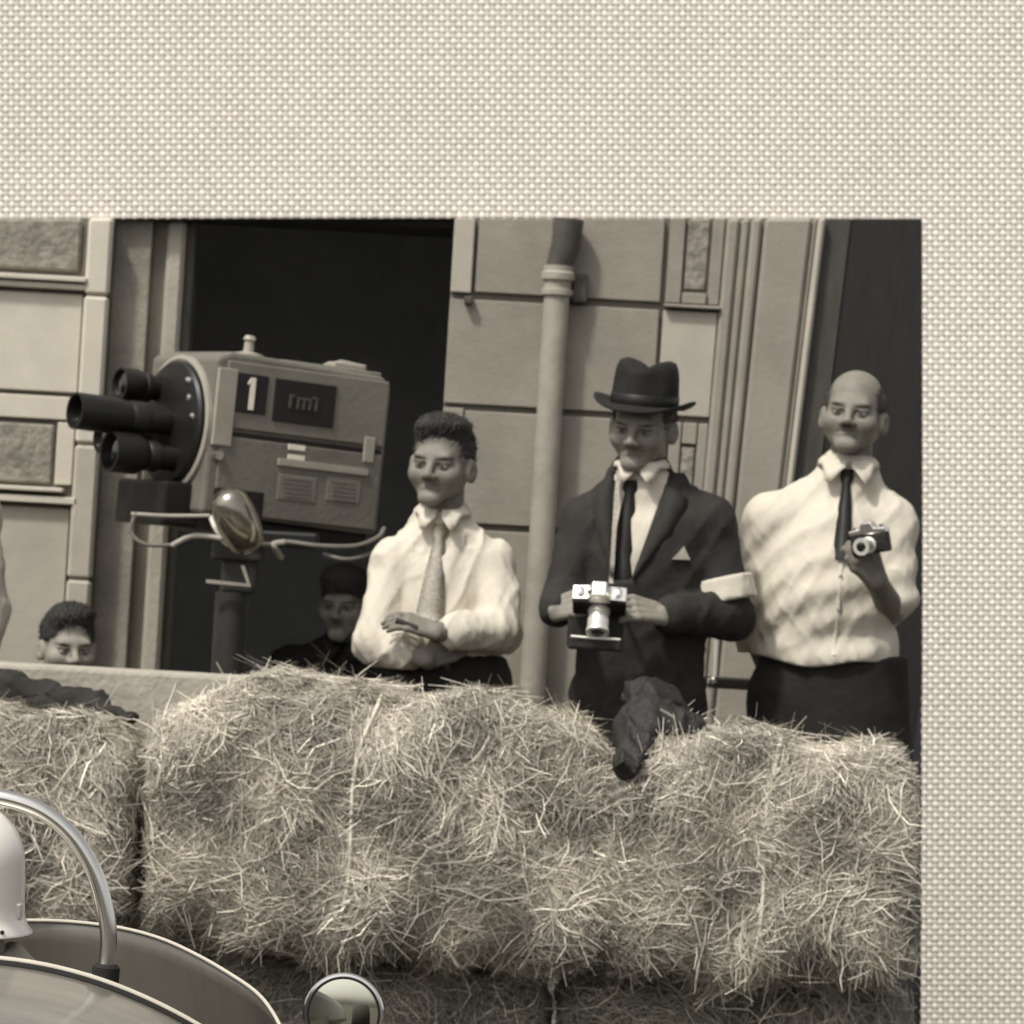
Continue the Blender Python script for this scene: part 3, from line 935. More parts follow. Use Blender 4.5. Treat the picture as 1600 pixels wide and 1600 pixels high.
# ---- man with crossed arms
def man_crossed():
    d = 11.80
    nb = P(692, 803, d) + (0, .02, 0)
    sa, sb = P(617, 874, d), P(771, 878, d)
    ea, eb = P(588, 1000, d) + (0, -.07, 0), P(782, 985, d) + (0, -.07, 0)
    wa = P(668, 1026, d) + (0, -.185, 0); wb = P(684, 984, d) + (0, -.215, 0)
    ha, hb = P(658, 1075, d), P(742, 1075, d)
    fa, fb = stand_feet(ha, hb)
    t = thing('person', ((fa + fb) / 2)[[0, 1, 2]], 'man in white shirt and grey tie with crossed arms, below the television camera', 'person', 'people behind the hay bales')
    hc = P(689, 728, d)
    Vh, Fh, Th, R = head_mesh(hc, math.radians(-17), math.radians(-2), math.radians(2), 1.09)
    core = torso_f(nb, sa, sb, ha, hb, .135, .12, .62, -.02)
    body = union([core, sC(nb + (0, .02, .05), nb + (0, .02, -.1), .05, .05), arm_f(sa, ea, wa, (.045, .036, .040, .028)), arm_f(sb, eb, wb, (.045, .036, .040, .028)), legs_f(ha, hb, fa, fb, -.03)], .02)
    Vb, Fb = nets(body, *bounds([nb, sa, sb, ea, eb, wa, wb, fa, fb], .16), .014)
    hb_ = union(hand_prims(wb, P(632, 966, d) - P(684, 984, d) + (0, -.01, 0), (0, .5, -.8), (0, -.3, .9), (.25, .4, .3), 1.0) + [sC(eb, wb, .040, .027)], .006)
    Vr, Fr = nets(hb_, *bounds([wb, eb, P(610, 960, d) + (0, -.24, 0)], .07), .0038)
    ha_ = union(hand_prims(wa, P(712, 1008, d) - P(668, 1026, d) + (0, .03, 0), (0, .8, .3), (.1, -.3, .9), (.2, .3, .3), 1.0) + [sC(ea, wa, .040, .027)], .006)
    Vl, Fl = nets(ha_, *bounds([wa, ea, P(740, 1000, d) + (0, -.2, 0)], .07), .0045)
    V, Fq, T = joined([(Vh, Fh, Th), (Vb, Fb, 1.0), (Vr, Fr, .92), (Vl, Fl, .92)])
    bo = obj('body', V, Fq, 'skin', t, tone=T)
    Vx, Fx = hair_mesh(hc, R, 1.09, 'swept', 3)
    obj('hair', Vx, Fx, 'hair', t)
    sh = union([torso_f(nb, sa, sb, ha, hb, .146, .142, .66, .004), arm_f(sa, ea, wa, (.056, .058, .056, .052), .004, .55), arm_f(sb, eb, wb, (.056, .058, .054, .048), .004, .72),
                sE(ea + np.array((.02, 0, -.005)), (.066, .062, .058)), sE(eb + np.array((-.02, 0, -.005)), (.066, .062, .058))], .014)
    zcut = ha[2] + .055
    shf = folds(sh, .0066, 38, 11, (1, 1, 1.6))
    cutn = sE(nb + np.array((0, -.02, .075)), (.068, .080, .075))
    g0 = sub(shf, cutn, .008)
    g = lambda Q: np.maximum(g0(Q), zcut - Q[:, 2])
    V, Fq = nets(g, *bounds([nb, sa, sb, ea, eb, wa, wb, ha], .13), .0065)
    so2 = obj('shirt', V, Fq, 'shirt', t)
    collar(nb + np.array((0, -.012, .0)), None, so2, 'shirt', Rz(math.radians(-8)))
    k0 = P(690, 818, d); k1 = P(672, 968, d)
    pts = []
    for q, hw in ((0, .020), (.10, .024), (.16, .015), (.3, .021), (.6, .031), (.9, .040), (1.0, .040)):
        p = k0 + (k1 - k0) * q
        pts.append((p[0], p[2], hw))
    tie(pts, shf, d - .3, d + .05, t, 'tie_grey', .010)
    lf = folds(legs_f(ha, hb, fa, fb), .006, 30, 5)
    wf = sFlat(sC((ha + hb) / 2 + (0, 0, .09), (ha + hb) / 2, .155, .16), d, .68)
    tf = union([lf, wf], .03)
    V, Fq = nets(lambda Q: np.maximum(tf(Q), Q[:, 2] - (ha[2] + .105)), *bounds([ha, hb, fa, fb, ha + (0, 0, .1)], .14), .014)
    obj('trousers', V, Fq, 'trousers', t)
    shoes(t, (fa, fb))
    # dark slim pencil-like object held in the hand
    MB().tube([P(622, 966, d) + (0, -.245, 0), P(655, 978, d) + (0, -.25, 0)], .008, 8).build('wrist_band', 'black_metal', t, smooth=True)
man_crossed()

# ---- man in a dark suit and hat
def hat(c, R, parent):
    rings = []
    n = 56
    def ring(rx, ry, z, fn=None):
        out = []
        for k in range(n):
            q = 2 * math.pi * k / n
            x, y = rx * math.cos(q), ry * math.sin(q)
            zz = z + (fn(q, x, y) if fn else 0)
            out.append((x, y, zz))
        return out
    brim = lambda q, x, y: .026 * abs(math.cos(q)) ** 3 - .010 * max(0, -math.sin(q)) ** 2
    rings += [ring(.086, .100, .000), ring(.108, .126, -.004, lambda q, x, y: .3 * brim(q, x, y)), ring(.128, .148, -.003, lambda q, x, y: .8 * brim(q, x, y)), ring(.137, .158, .001, brim),
              ring(.137, .158, .006, brim), ring(.126, .146, .004, lambda q, x, y: .8 * brim(q, x, y)), ring(.108, .126, .004, lambda q, x, y: .3 * brim(q, x, y)), ring(.090, .106, .010)]
    for z, s in ((.03, 1.0), (.06, .985), (.09, .96), (.110, .92)):
        rings.append(ring(.090 * s, .106 * s, z, lambda q, x, y: 0))
    for z, s in ((.124, .84), (.130, .66), (.126, .42), (.120, .15)):
        rings.append(ring(.090 * s, .106 * s, z, lambda q, x, y: -.022 * math.exp(-(x / .028) ** 2) + .004 * math.cos(2 * q)))
    V = np.array([p for r in rings for p in r])
    pin = np.exp(-((np.abs(V[:, 0]) - .05) / .03) ** 2 - ((V[:, 1] + .09) / .05) ** 2) * (V[:, 2] > .05)
    V[:, 1] += .016 * pin
    m = len(rings)
    Fq = [(i * n + k, i * n + (k + 1) % n, (i + 1) * n + (k + 1) % n, (i + 1) * n + k) for i in range(m - 1) for k in range(n)] + [tuple(range((m - 1) * n, m * n))]
    h = obj('hat', (V * 1.05) @ R.T + c, Fq, 'felt', parent)
    B = []
    for z, s in ((.010, 1.022), (.012, 1.03), (.036, 1.02), (.038, 1.0)):
        B += [(.090 * s * math.cos(2 * math.pi * k / n), .106 * s * math.sin(2 * math.pi * k / n), z) for k in range(n)]
    Fb = [(i * n + k, i * n + (k + 1) % n, (i + 1) * n + (k + 1) % n, (i + 1) * n + k) for i in range(3) for k in range(n)]
    obj('hat_band', (np.array(B) * 1.05) @ R.T + c, Fb, 'felt_band', h)

def man_hat():
    d = 11.75
    nb = P(1003, 736, d) + (0, .02, 0)
    sa, sb = P(916, 812, d), P(1108, 816, d)
    ea, eb = P(882, 935, d) + (0, -.04, 0), P(1138, 960, d) + (0, -.02, 0)
    wa = P(866, 950, d) + (0, -.25, 0); wb = P(1030, 958, d) + (0, -.215, 0)
    ha, hb = P(950, 1085, d), P(1048, 1090, d)
    fa, fb = stand_feet(ha, hb)
    t = thing('person', (fa + fb) / 2, 'man in dark suit and black felt hat holding a still camera', 'person', 'people behind the hay bales')
    hc = P(1003, 668, d)
    Vh, Fh, Th, R = head_mesh(hc, math.radians(-17), math.radians(7), math.radians(3), 1.09, age=1)
    core = torso_f(nb, sa, sb, ha, hb, .14, .13, .62, -.02)
    body = union([core, sC(nb + (0, .02, .05), nb + (0, .02, -.1), .05, .05), arm_f(sa, ea, wa, (.045, .036, .038, .028)), arm_f(sb, eb, wb, (.045, .036, .038, .028)), legs_f(ha, hb, fa, fb, -.03)], .02)
    Vb, Fb = nets(body, *bounds([nb, sa, sb, ea, eb, wa, wb, fa, fb], .16), .014)
    la = union(hand_prims(wa, (.75, -.35, .28), (.35, .7, -.3), (-.1, .5, .8), (.35, .7, .6), 1.05, (.4, .9, .3)) + [sC(ea, wa, .036, .027)], .006)
    Vl, Fl = nets(la, *bounds([wa, ea, wa + (.2, -.12, .12), wa + (.1, 0, -.1)], .05), .0042)
    lb = union(hand_prims(wb, P(962, 940, d) - P(1030, 958, d) + (0, -.08, 0), (0, .6, -.5), (.1, .3, .9), (.30, .55, .5), 1.10, (.4, .9, .3)) + [sC(eb, wb, .036, .029)], .006)
    Vr, Fr = nets(lb, *bounds([wb, eb, wb + (-.22, -.12, .1), wb + (-.1, 0, -.12)], .05), .0042)
    V, Fq, T = joined([(Vh, Fh, Th), (Vb, Fb, 1.0), (Vl, Fl, 1.15), (Vr, Fr, 1.15)])
    obj('body', V, Fq, 'skin', t, tone=T)
    Vx, Fx = hair_mesh(hc, R, 1.09, 'bald', 5)
    obj('hair', Vx, Fx, 'hair', t)
    hat(hc + R @ np.array((0, .008, .054)), R @ Rx(math.radians(-4)), t)
    base = torso_f(nb, sa, sb, ha, hb, .150, .145, .64, .002)
    shf = folds(base, .004, 30, 12)
    cutn = sE(nb + np.array((0, -.02, .085)), (.068, .080, .075))
    sh2 = sub(shf, cutn, .008)
    V, Fq = nets(lambda Q: np.maximum(sh2(Q), ha[2] - Q[:, 2]), *bounds([nb, sa, sb, ha], .13), .010)
    so2 = obj('shirt', V, Fq, 'shirt', t)
    collar(nb + np.array((-.002, -.010, .012)), None, so2, 'shirt', Rz(math.radians(-10)), 1.0, 22)
    k0 = P(985, 750, d); k1 = P(968, 905, d)
    pts = [((k0 + (k1 - k0) * q)[0], (k0 + (k1 - k0) * q)[2], hw) for q, hw in ((0, .018), (.09, .022), (.14, .014), (.3, .021), (.7, .032), (1.0, .036))]
    tie(pts, shf, d - .3, d + .05, t, 'tie_dark', .010)
    # jacket with its front cut open in a V
    jb = union([torso_f(nb, sa, sb, ha, hb, .168, .172, .70, .014, .28), arm_f(sa, ea, wa, (.062, .056, .054, .044), .006, .86), arm_f(sb, eb, wb, (.064, .060, .060, .048), .006, .84),
                sE(eb + np.array((0, .01, -.01)), (.072, .070, .066))], .02)
    jf = folds(jb, .0055, 30, 21, (1, 1, 1.3))
    poly = [P(958, 700, d), P(1062, 694, d), P(984, 905, d), P(956, 905, d)]
    P2 = [(p[0], p[2]) for p in poly]
    cen = np.mean(P2, 0)
    def vcut(Q):
        o = np.full(len(Q), -1e3)
        for i in range(4):
            a = np.array(P2[i]); b = np.array(P2[(i + 1) % 4]); nrm = np.array((b[1] - a[1], a[0] - b[0])); nrm /= np.linalg.norm(nrm)
            if nrm @ (cen - a) > 0: nrm = -nrm
            o = np.maximum(o, (Q[:, [0, 2]] - a) @ nrm)
        return np.maximum(o, Q[:, 1] - (d + .0))
    neckcut = sE(nb + np.array((0, -.0, .085)), (.072, .085, .075))
    j1 = sub(sub(jf, vcut, .004), neckcut, .008)
    V, Fq = nets(lambda Q: np.maximum(j1(Q), ha[2] - .24 - Q[:, 2]), *bounds([nb, sa, sb, ea, eb, wa, wb, ha + (0, 0, -.25)], .14), .009)
    jk = obj('jacket', V, Fq, 'suit', t)
    # lapels
    def lapel(line, w0, sgn):
        Vv = []
        for (px, py, wd) in line:
            p = P(px, py, d)
            for o_ in (0, .5, 1):
                x = p[0] + sgn * wd * o_
                y = surf_y(jf, x, p[2], d - .35, d + .1)
                y = (y if y is not None else d) - .007 - .006 * (o_ == .5)
                Vv.append((x, y, p[2]))
            Vv.append((p[0] + sgn * wd, Vv[-1][1] + .010, p[2])); Vv.append((p[0], Vv[-4][1] + .012, p[2]))
        n = len(line)
        Fv = [(i * 5 + k, i * 5 + (k + 1) % 5, (i + 1) * 5 + (k + 1) % 5, (i + 1) * 5 + k) for i in range(n - 1) for k in range(5)]
        obj('lapel', Vv, Fv, 'suit', jk)
    lapel([(1050, 738, .035), (1045, 752, .06), (1033, 786, .072), (1016, 830, .055), (998, 872, .028), (985, 902, .006)], 0, 1)
    lapel([(960, 745, .025), (957, 762, .045), (956, 800, .055), (956, 850, .035), (956, 900, .006)], 0, -1)
    # pocket handkerchief
    hk = []
    for px, py in ((1047, 873), (1058, 862), (1066, 853), (1076, 874)):
        p = P(px, py, d); y = surf_y(jf, p[0], p[2], d - .35, d + .1) or d
        hk.append(np.array((p[0], y - .010, p[2])))
    MB().prism(hk, (0, .008, 0)).build('pocket_handkerchief', 'shirt', t)
    # white armband on his left arm
    am = eb + (sb - eb) * .40; aq = eb + (sb - eb) * .02
    ax = n3(aq - am); L = np.linalg.norm(aq - am)
    fa_ = folds(sC(am, aq, .087, .092), .004, 40, 4)
    V, Fq = nets(lambda Q: np.maximum(fa_(Q), np.abs((Q - am) @ ax - L * .36) - L * .34), *bounds([am, aq], .12), .006)
    obj('armband', V, Fq, 'shirt_soft', t)
    # camera strap
    pts = []
    for px, py in ((966, 735), (962, 780), (958, 830), (955, 880), (953, 908)):
        p = P(px, py, d); y = surf_y(jf, p[0], p[2], d - .35, d + .1)
        y = min(y if y is not None else 1e9, (surf_y(shf, p[0], p[2], d - .35, d + .1) or d)) - .016
        pts.append((p[0], y, p[2]))
    lf = folds(legs_f(ha, hb, fa, fb), .006, 30, 6)
    V, Fq = nets(lf, *bounds([ha, hb, fa, fb], .14), .014)
    obj('trousers', V, Fq, 'suit_dark', t)
    shoes(t, (fa, fb))
    return pts, d
strap_pts, dh = man_hat()

def held_camera(c, R, sc, label, strap=None, case=True):
    t = thing('still_camera', c, label, 'camera')
    def T(V): return (np.asarray(V, float) * sc) @ R.T + c
    def add(name, mb, m, par=t, bevel=.002, smooth=False):
        mb.v = [tuple(p) for p in T(mb.v)]
        return mb.build(name, m, par, bevel=bevel, smooth=smooth)
    add('camera_body', MB().box((0, 0, 0), (.145, .040, .070)), 'leatherette', bevel=.006)
    tp = add('top_plate', MB().prism([(-.073, -.022, .034), (-.030, -.022, .034), (-.022, -.022, .034), (.022, -.022, .034), (.073, -.022, .034), (.073, -.022, .052), (.028, -.022, .056), (.018, -.022, .078), (-.018, -.022, .078), (-.028, -.022, .056), (-.073, -.022, .052)], (0, .044, 0)), 'chrome', bevel=.003)
    add('dial', MB().lathe([(.013, 0), (.013, .010), (.010, .012)], (-.052, 0, .052), (0, 0, 1), 20), 'chrome', tp, 0, True)
    add('dial', MB().lathe([(.012, 0), (.012, .012), (.009, .014)], (.050, 0, .052), (0, 0, 1), 20), 'chrome', tp, 0, True)
    add('shutter_button', MB().lathe([(.006, 0), (.005, .016)], (-.030, 0, .054), (0, 0, 1), 12), 'chrome', tp, 0, True)
    ln = add('lens', MB().lathe([(.030, 0), (.030, .012), (.026, .014), (.026, .030), (.029, .032), (.029, .060), (.031, .064), (.031, .074), (.026, .074)], (0, -.018, -.004), (0, -1, 0), 28), 'bright_metal', t, 0, True)
    add('front_element', MB().lathe([(.026, 0), (.018, .004), (.004, .006)], (0, -.088, -.004), (0, -1, 0), 24), 'lens_glass', ln, 0, True)
    if case:
        q = P(926, 1000, dh) + np.array((0, -.33, 0))
        cs = MB().box(q, (.150, .07, .036)).box(q + np.array((0, .045, .035)), (.155, .02, .10)).build('open_case', 'leather', t, bevel=.008)
        MB().tube([q + np.array((-.068, -.034, .018)), q + np.array((0, -.037, .016)), q + np.array((.068, -.034, .016))], .004, 8).build('case_trim', 'bright_metal', cs, smooth=True)
    if strap:
        sm = MB()
        Q = spline(strap, 6)
        V = []
        for p in Q:
            V += [np.array(p) + (-.006, 0, 0), np.array(p) + (.006, 0, 0), np.array(p) + (.006, .003, 0), np.array(p) + (-.006, .003, 0)]
        n = len(Q)
        sm.add(V, [(i * 4 + k, i * 4 + (k + 1) % 4, (i + 1) * 4 + (k + 1) % 4, (i + 1) * 4 + k) for i in range(n - 1) for k in range(4)] + [(0, 1, 2, 3), (n * 4 - 4, n * 4 - 3, n * 4 - 2, n * 4 - 1)])
        sm.build('neck_strap', 'tie_grey', t)
    return t
cc = P(933, 938, dh) + np.array((0, -.335, 0))
held_camera(cc, Rz(math.radians(-3)) @ Rx(math.radians(58)), 1.02, 'chrome still camera in open leather case held by the man in the hat', list(strap_pts) + [tuple(cc + np.array((.035, .02, .055)))])

# ---- balding man in white shirt at the right
def man_bald():
    d = 11.92
    nb = P(1326, 726, d) + (0, .02, 0)
    sa, sb = P(1206, 812, d), P(1392, 816, d)
    ea, eb = P(1170, 960, d) + (0, .06, 0), P(1390, 952, d) + (0, -.06, 0)
    wa = P(1205, 1055, d) + (0, .16, 0); wb = P(1357, 906, d) + (0, -.27, 0)
    ha, hb = P(1235, 1090, d), P(1335, 1098, d)
    fa, fb = stand_feet(ha, hb)
    t = thing('person', (fa + fb) / 2, 'balding man in loose white shirt and dark tie at the right, before the dark door', 'person', 'people behind the hay bales')
    hc = P(1333, 652, d)
    Vh, Fh, Th, R = head_mesh(hc, math.radians(-12), math.radians(-9), math.radians(3), 1.09, jaw=1.08, age=1)
    core = torso_f(nb, sa, sb, ha, hb, .14, .13, .62, -.02)
    body = union([core, sC(nb + (0, .03, .05), nb + (0, .03, -.1), .050, .050), arm_f(sa, ea, wa, (.045, .036, .038, .028)), arm_f(sb, eb, wb, (.045, .038, .042, .030)), legs_f(ha, hb, fa, fb, -.03)], .02)
    Vb, Fb = nets(body, *bounds([nb, sa, sb, ea, eb, wa, wb, fa, fb], .16), .014)
    lb = union(hand_prims(wb, P(1338, 862, d) - P(1357, 906, d) + (0, -.03, 0), (-.5, .6, .3), (-.6, -.5, .2), (.6, .8, .5), 1.05, (.5, .9, .2)) + [sC(eb, wb, .042, .030)], .010)
    Vr, Fr = nets(lb, *bounds([wb, eb, wb + (-.14, -.14, .16)], .06), .0045)
    la = union(hand_prims(wa, (.3, .1, -.9), (.5, .6, 0), (.3, -.8, 0)), .01)
    Vl, Fl = nets(la, *bounds([wa, wa + (.1, .1, -.2), wa + (-.05, -.1, 0)], .05), .006)
    V, Fq, T = joined([(Vh, Fh, Th), (Vb, Fb, 1.0), (Vr, Fr, .8), (Vl, Fl, .9)])
    obj('body', V, Fq, 'skin', t, tone=T)
    Vx, Fx = hair_mesh(hc, R, 1.09, 'bald', 6)
    obj('hair', Vx, Fx, 'hair_soft', t)
    hip = (ha + hb) / 2
    sh = union([torso_f(nb, sa, sb, ha, hb, .182, .188, .72, .008), arm_f(sa, ea, wa, (.070, .064, .058, .046), .006, .8), sC(sb, sb + (eb - sb) * .85, .070, .074),
                sE(hip + np.array((.005, -.02, .13)), (.205, .150, .10)), sE(hip + np.array((-.02, -.03, .30)), (.19, .150, .20))], .04)
    def drape(Q):
        # hanging curved folds across the belly
        x = Q[:, 0] - hip[0]; z = Q[:, 2] - hip[2]
        s = np.sin((z - .55 * x + 1.1 * x * x) * 62 + 1.5 * np.sin(x * 14))
        m = np.exp(-((z - .30) / .20) ** 2)
        return sh(Q) - .0045 * s * m
    shf = folds(drape, .0042, 36, 31, (1, 1, 1.5))
    cutn = sE(nb + np.array((0, -.012, .092)), (.072, .072, .072))
    g0 = sub(shf, cutn, .008)
    zc0 = P(1280, 1034, d)[2]
    V, Fq = nets(lambda Q: np.maximum(g0(Q), zc0 - .0 - Q[:, 2] + .012 * np.sin(Q[:, 0] * 20)), *bounds([nb, sa, sb, ea, eb, wa, ha], .16), .007)
    so2 = obj('shirt', V, Fq, 'shirt', t)
    collar(nb + np.array((0, -.014, -.002)), None, so2, 'shirt', Rz(math.radians(-4)), 1.12, 30)
    k0 = P(1322, 733, d); k1 = P(1310, 850, d)
    pts = [((k0 + (k1 - k0) * q)[0], (k0 + (k1 - k0) * q)[2], hw) for q, hw in ((0, .017), (.12, .019), (.22, .012), (.5, .019), (.9, .024), (1.2, .026))]
    tie(pts, shf, d - .35, d + .05, t, 'tie_dark', .010)
    pk = tie([(P(1310 - 14 * q, 852 + 168 * q, d)[0], P(1310 - 14 * q, 852 + 168 * q, d)[2], .013) for q in np.linspace(0, 1, 14)], shf, d - .35, d + .05, so2, 'shirt', -.001)
    pk.name = 'placket'
    for q in (.28, .58):
        p = P(1310 - 14 * q, 852 + 168 * q, d); y = surf_y(shf, p[0], p[2], d - .35, d + .05) or d
        MB().lathe([(.0055, 0), (.005, .003), (.001, .003)], (p[0], y - .004, p[2]), (0, -1, 0), 12).build('button', 'tie_grey', so2, smooth=True)
    lf = folds(legs_f(ha, hb, fa, fb, .02), .006, 30, 7)
    wf = sFlat(sC(hip + (.03, 0, .10), hip + (.05, 0, -.22), .215, .225), d, .70)
    tf = union([lf, wf], .03)
    V, Fq = nets(lambda Q: np.maximum(tf(Q), Q[:, 2] - (zc0 + .03)), *bounds([ha, hb, fa, fb, hip + (0, 0, .15), hip + (.16, 0, 0), hip + (-.14, 0, 0)], .20), .014)
    obj('trousers', V, Fq, 'trousers', t)
    shoes(t, (fa, fb))
    return d
db = man_bald()
held_camera(P(1345, 848, db) + np.array((0, -.34, 0)), Rz(math.radians(-28)) @ Rx(math.radians(6)) @ Ry(math.radians(-10)), .78, 'small dark still camera held up by the balding man', case=False)

# ---- boy standing behind, in the doorway
def figure(hpx, d, label, style, hairm, skinm, shirtm, yaw, sc, crouch=False, trousers='trousers', pitch=0, hang=None, shoulder=.17, base=None):
    hc = P(hpx[0], hpx[1], d)
    base = PAVE if base is None else base
    nb = hc + np.array((0, .03, -.125 * sc))
    k = sc
    sa = nb + np.array((-shoulder * k, .01, -.075 * k)); sb = nb + np.array((shoulder * k, .01, -.075 * k))
    if crouch:
        hz = base + .30
        ha, hb = np.array((nb[0] - .085, d + .12, hz)), np.array((nb[0] + .085, d + .12, hz))
        ka, kb = np.array((nb[0] - .16, d - .18, base + .50)), np.array((nb[0] + .16, d - .18, base + .50))
        fa, fb = np.array((nb[0] - .14, d - .02, base)), np.array((nb[0] + .14, d - .02, base))
        knees = (ka, kb)
        ea, eb = sa + (-.06, -.12, -.20), sb + (.06, -.12, -.20)
        wa, wb = np.array((nb[0] - .06, d - .24, base + .52)), np.array((nb[0] + .06, d - .24, base + .52))
    else:
        hz = base + (nb[2] - base) * .56
        ha, hb = np.array((nb[0] - .08 * k, d + .03, hz)), np.array((nb[0] + .08 * k, d + .03, hz))
        fa, fb = np.array((ha[0] - .02, d + .03, base)), np.array((hb[0] + .02, d + .03, base))
        knees = None
        ea, eb = sa + np.array((-.05, .02, -.27)) * k, sb + np.array((.05, .02, -.27)) * k
        wa, wb = ea + np.array((.02, -.08, -.23)) * k, eb + np.array((-.02, -.08, -.23)) * k
    t = thing('person', ((fa + fb) / 2)[[0, 1, 2]], label, 'person', 'people behind the hay bales')
    Vh, Fh, Th, R = head_mesh(hc, yaw, pitch, 0, sc)
    core = torso_f(nb, sa, sb, ha, hb, .13 * k, .12 * k, .62, -.02)
    body = union([core, arm_f(sa, ea, wa, (.042, .034, .036, .026)), arm_f(sb, eb, wb, (.042, .034, .036, .026)), legs_f(ha, hb, fa, fb, -.035, knees)], .02)
    Vb, Fb = nets(body, *bounds([nb, sa, sb, ea, eb, wa, wb, fa, fb], .16), .016)
    parts = [(Vh, Fh, Th), (Vb, Fb, 1.0)]
    for ww, e_, sg in ((wa, ea, 1), (wb, eb, -1)):
        dv = n3(ww - e_)
        Vq, Fq = nets(union(hand_prims(ww, dv, (sg * .8, .1, .1), (0, -1, 0), (.25, .3, .3), .95 * k), .01), *bounds([ww, ww + dv * .2], .10), .007)
        parts.append((Vq, Fq, 1.0))
    V, Fq, T = joined(parts)
    obj('body', V, Fq, skinm, t, tone=T)
    Vx, Fx = hair_mesh(hc, R, sc * 1.02, style, int(hpx[0]) % 17)
    obj('hair', Vx, Fx, hairm, t)
    sh = folds(union([torso_f(nb, sa, sb, ha, hb, .150 * k, .145 * k, .66, .006), arm_f(sa, ea, wa, (.060, .052, .050, .040), .002, .95), arm_f(sb, eb, wb, (.060, .052, .050, .040), .002, .95)], .03), .006, 34, 3)
    cutn = sE(nb + np.array((0, -.02, .075)), (.066, .078, .070))
    V, Fq = nets(sub(sh, cutn, .008), *bounds([nb, sa, sb, ea, eb, wa, wb, ha, hb], .14), .011)
    so2 = obj('shirt', V, Fq, shirtm, t)
    collar(nb + np.array((0, -.012, .0)), None, so2, 'suit' if shirtm == 'trousers' else 'shirt_soft', None, .95 * k, 26)
    V, Fq = nets(folds(legs_f(ha, hb, fa, fb, 0, knees), .005, 30, 4), *bounds([ha, hb, fa, fb] + (list(knees) if knees else []), .15), .015)
    obj('trousers', V, Fq, trousers, t)
    shoes(t, (fa, fb))
    return t
figure((539, 948), 13.9, 'boy with a swept fringe, half hidden behind a white shirt sleeve', 'fringe', 'hair_soft', 'skin_pale', 'trousers', math.radians(-14), 1.05, base=.002)
figure((106, 1014), 11.85, 'dark-haired man crouching low, only the top of his face above the low wall', 'swept', 'hair', 'skin_pale', 'suit_dark', math.radians(20), .95, crouch=True)
figure((-124, 690), 12.0, 'person at the left edge, only a white shirt sleeve in view', 'swept', 'hair', 'skin', 'shirt', math.radians(10), 1.0)

# ================================================================== TELEVISION CAMERA
DT = 12.2
K = F / DT
yawT = math.radians(33)
RT = Rz(yawT) @ Ry(math.radians(3.0))
# centre of the visible side panel in the picture -> body centre
Lx, Wy, Hz = .60, .40, .475
cen = P(466, 697, DT) - RT @ np.array((0, -Wy / 2, 0))
tv = thing('television_camera', (cen[0], cen[1], PAVE), 'grey studio television camera number 1 with lens turret on a pedestal', 'television camera')
def TW(V): return np.asarray(V, float) @ RT.T + cen
def tvp(name, mb, m, par=None, bevel=.003, smooth=False):
    mb.v = [tuple(p) for p in TW(mb.v)]
    return mb.build(name, m, par or tv, bevel=bevel, smooth=smooth)
ph = math.radians(6.2)
def side(px, py, off=0.0):
    dx, dy = px - 466, -(py - 697)
    u = (dx * math.cos(ph) - dy * math.sin(ph)) / (K * math.cos(yawT)); v = (dx * math.sin(ph) + dy * math.cos(ph)) / K
    return np.array((u, -Wy / 2 - off, v))
def spl(px0, py0, px1, py1, off, thick):
    a = side(px0, py0); b = side(px1, py1)
    x0, x1 = sorted((a[0], b[0])); z0, z1 = sorted((a[2], b[2]))
    y = -Wy / 2 - off
    return MB().box(((x0 + x1) / 2, y + thick / 2, (z0 + z1) / 2), (x1 - x0, thick, z1 - z0))
# body: rounded case, front chamfered
hx, hy, hz = Lx / 2, Wy / 2, Hz / 2
cas = tvp('case', MB().prism([(-hx, -hy, -hz + .01), (hx - .01, -hy, -hz + .0), (hx, -hy, -hz + .02), (hx, -hy, hz - .03), (hx - .03, -hy, hz), (-hx + .05, -hy, hz + .012), (-hx, -hy, hz - .01)], (0, Wy, 0)), 'cam_paint', bevel=.012)
tvp('upper_panel', MB().box(((.012), -hy - .003, .125), (Lx - .05, .010, .195)), 'cam_paint_light', cas, .004)
tvp('lower_panel', MB().box((.010, -hy - .003, -.110), (Lx - .05, .010, .225)), 'cam_paint', cas, .004)
tvp('panel_groove', MB().box((.010, -hy - .004, .013), (Lx - .06, .006, .010)), 'black_metal', cas, .001)
tvp('hinge_strip', spl(347, 578, 362, 700, .014, .016), 'cam_trim', cas)
tvp('corner_post', spl(566, 680, 578, 722, .012, .014), 'cam_trim', cas)
pl = tvp('number_plate', spl(375, 585, 414, 650, .013, .012), 'dark_plate', cas, .002)
a = side(393, 618)
one = [(-.006, -.046), (.010, -.046), (.010, .048), (-.004, .048), (-.014, .034), (-.014, .026), (-.006, .032)]
tvp('numeral', MB().prism([(a[0] + x, -hy - .0165, a[2] + z) for x, z in one], (0, .004, 0)), 'white_paint', pl, 0)
nm = tvp('name_plate', spl(431, 592, 516, 668, .013, .012), 'dark_plate', cas, .002)
a = side(469, 629)
em = MB()
for ox, hh in ((-.040, .040), (-.014, .030), (.006, .030), (.026, .030), (.048, .040)):
    em.box((a[0] + ox, -hy - .015, a[2] - (.02 - hh / 2)), (.008, .004, hh))
em.box((a[0] + .006, -hy - .0152, a[2] + .011), (.048, .004, .008)).box((a[0] - .034, -hy - .0152, a[2] + .017), (.012, .004, .007)).box((a[0] + .042, -hy - .0152, a[2] + .017), (.012, .004, .007))
tvp('emblem', em, 'faint_mark', nm, 0)
tvp('label_plate', spl(449, 694, 474, 705, .010, .006), 'white_paint', cas, .001)
tvp('label_plate', spl(448, 710, 473, 720, .010, .006), 'white_paint', cas, .001)
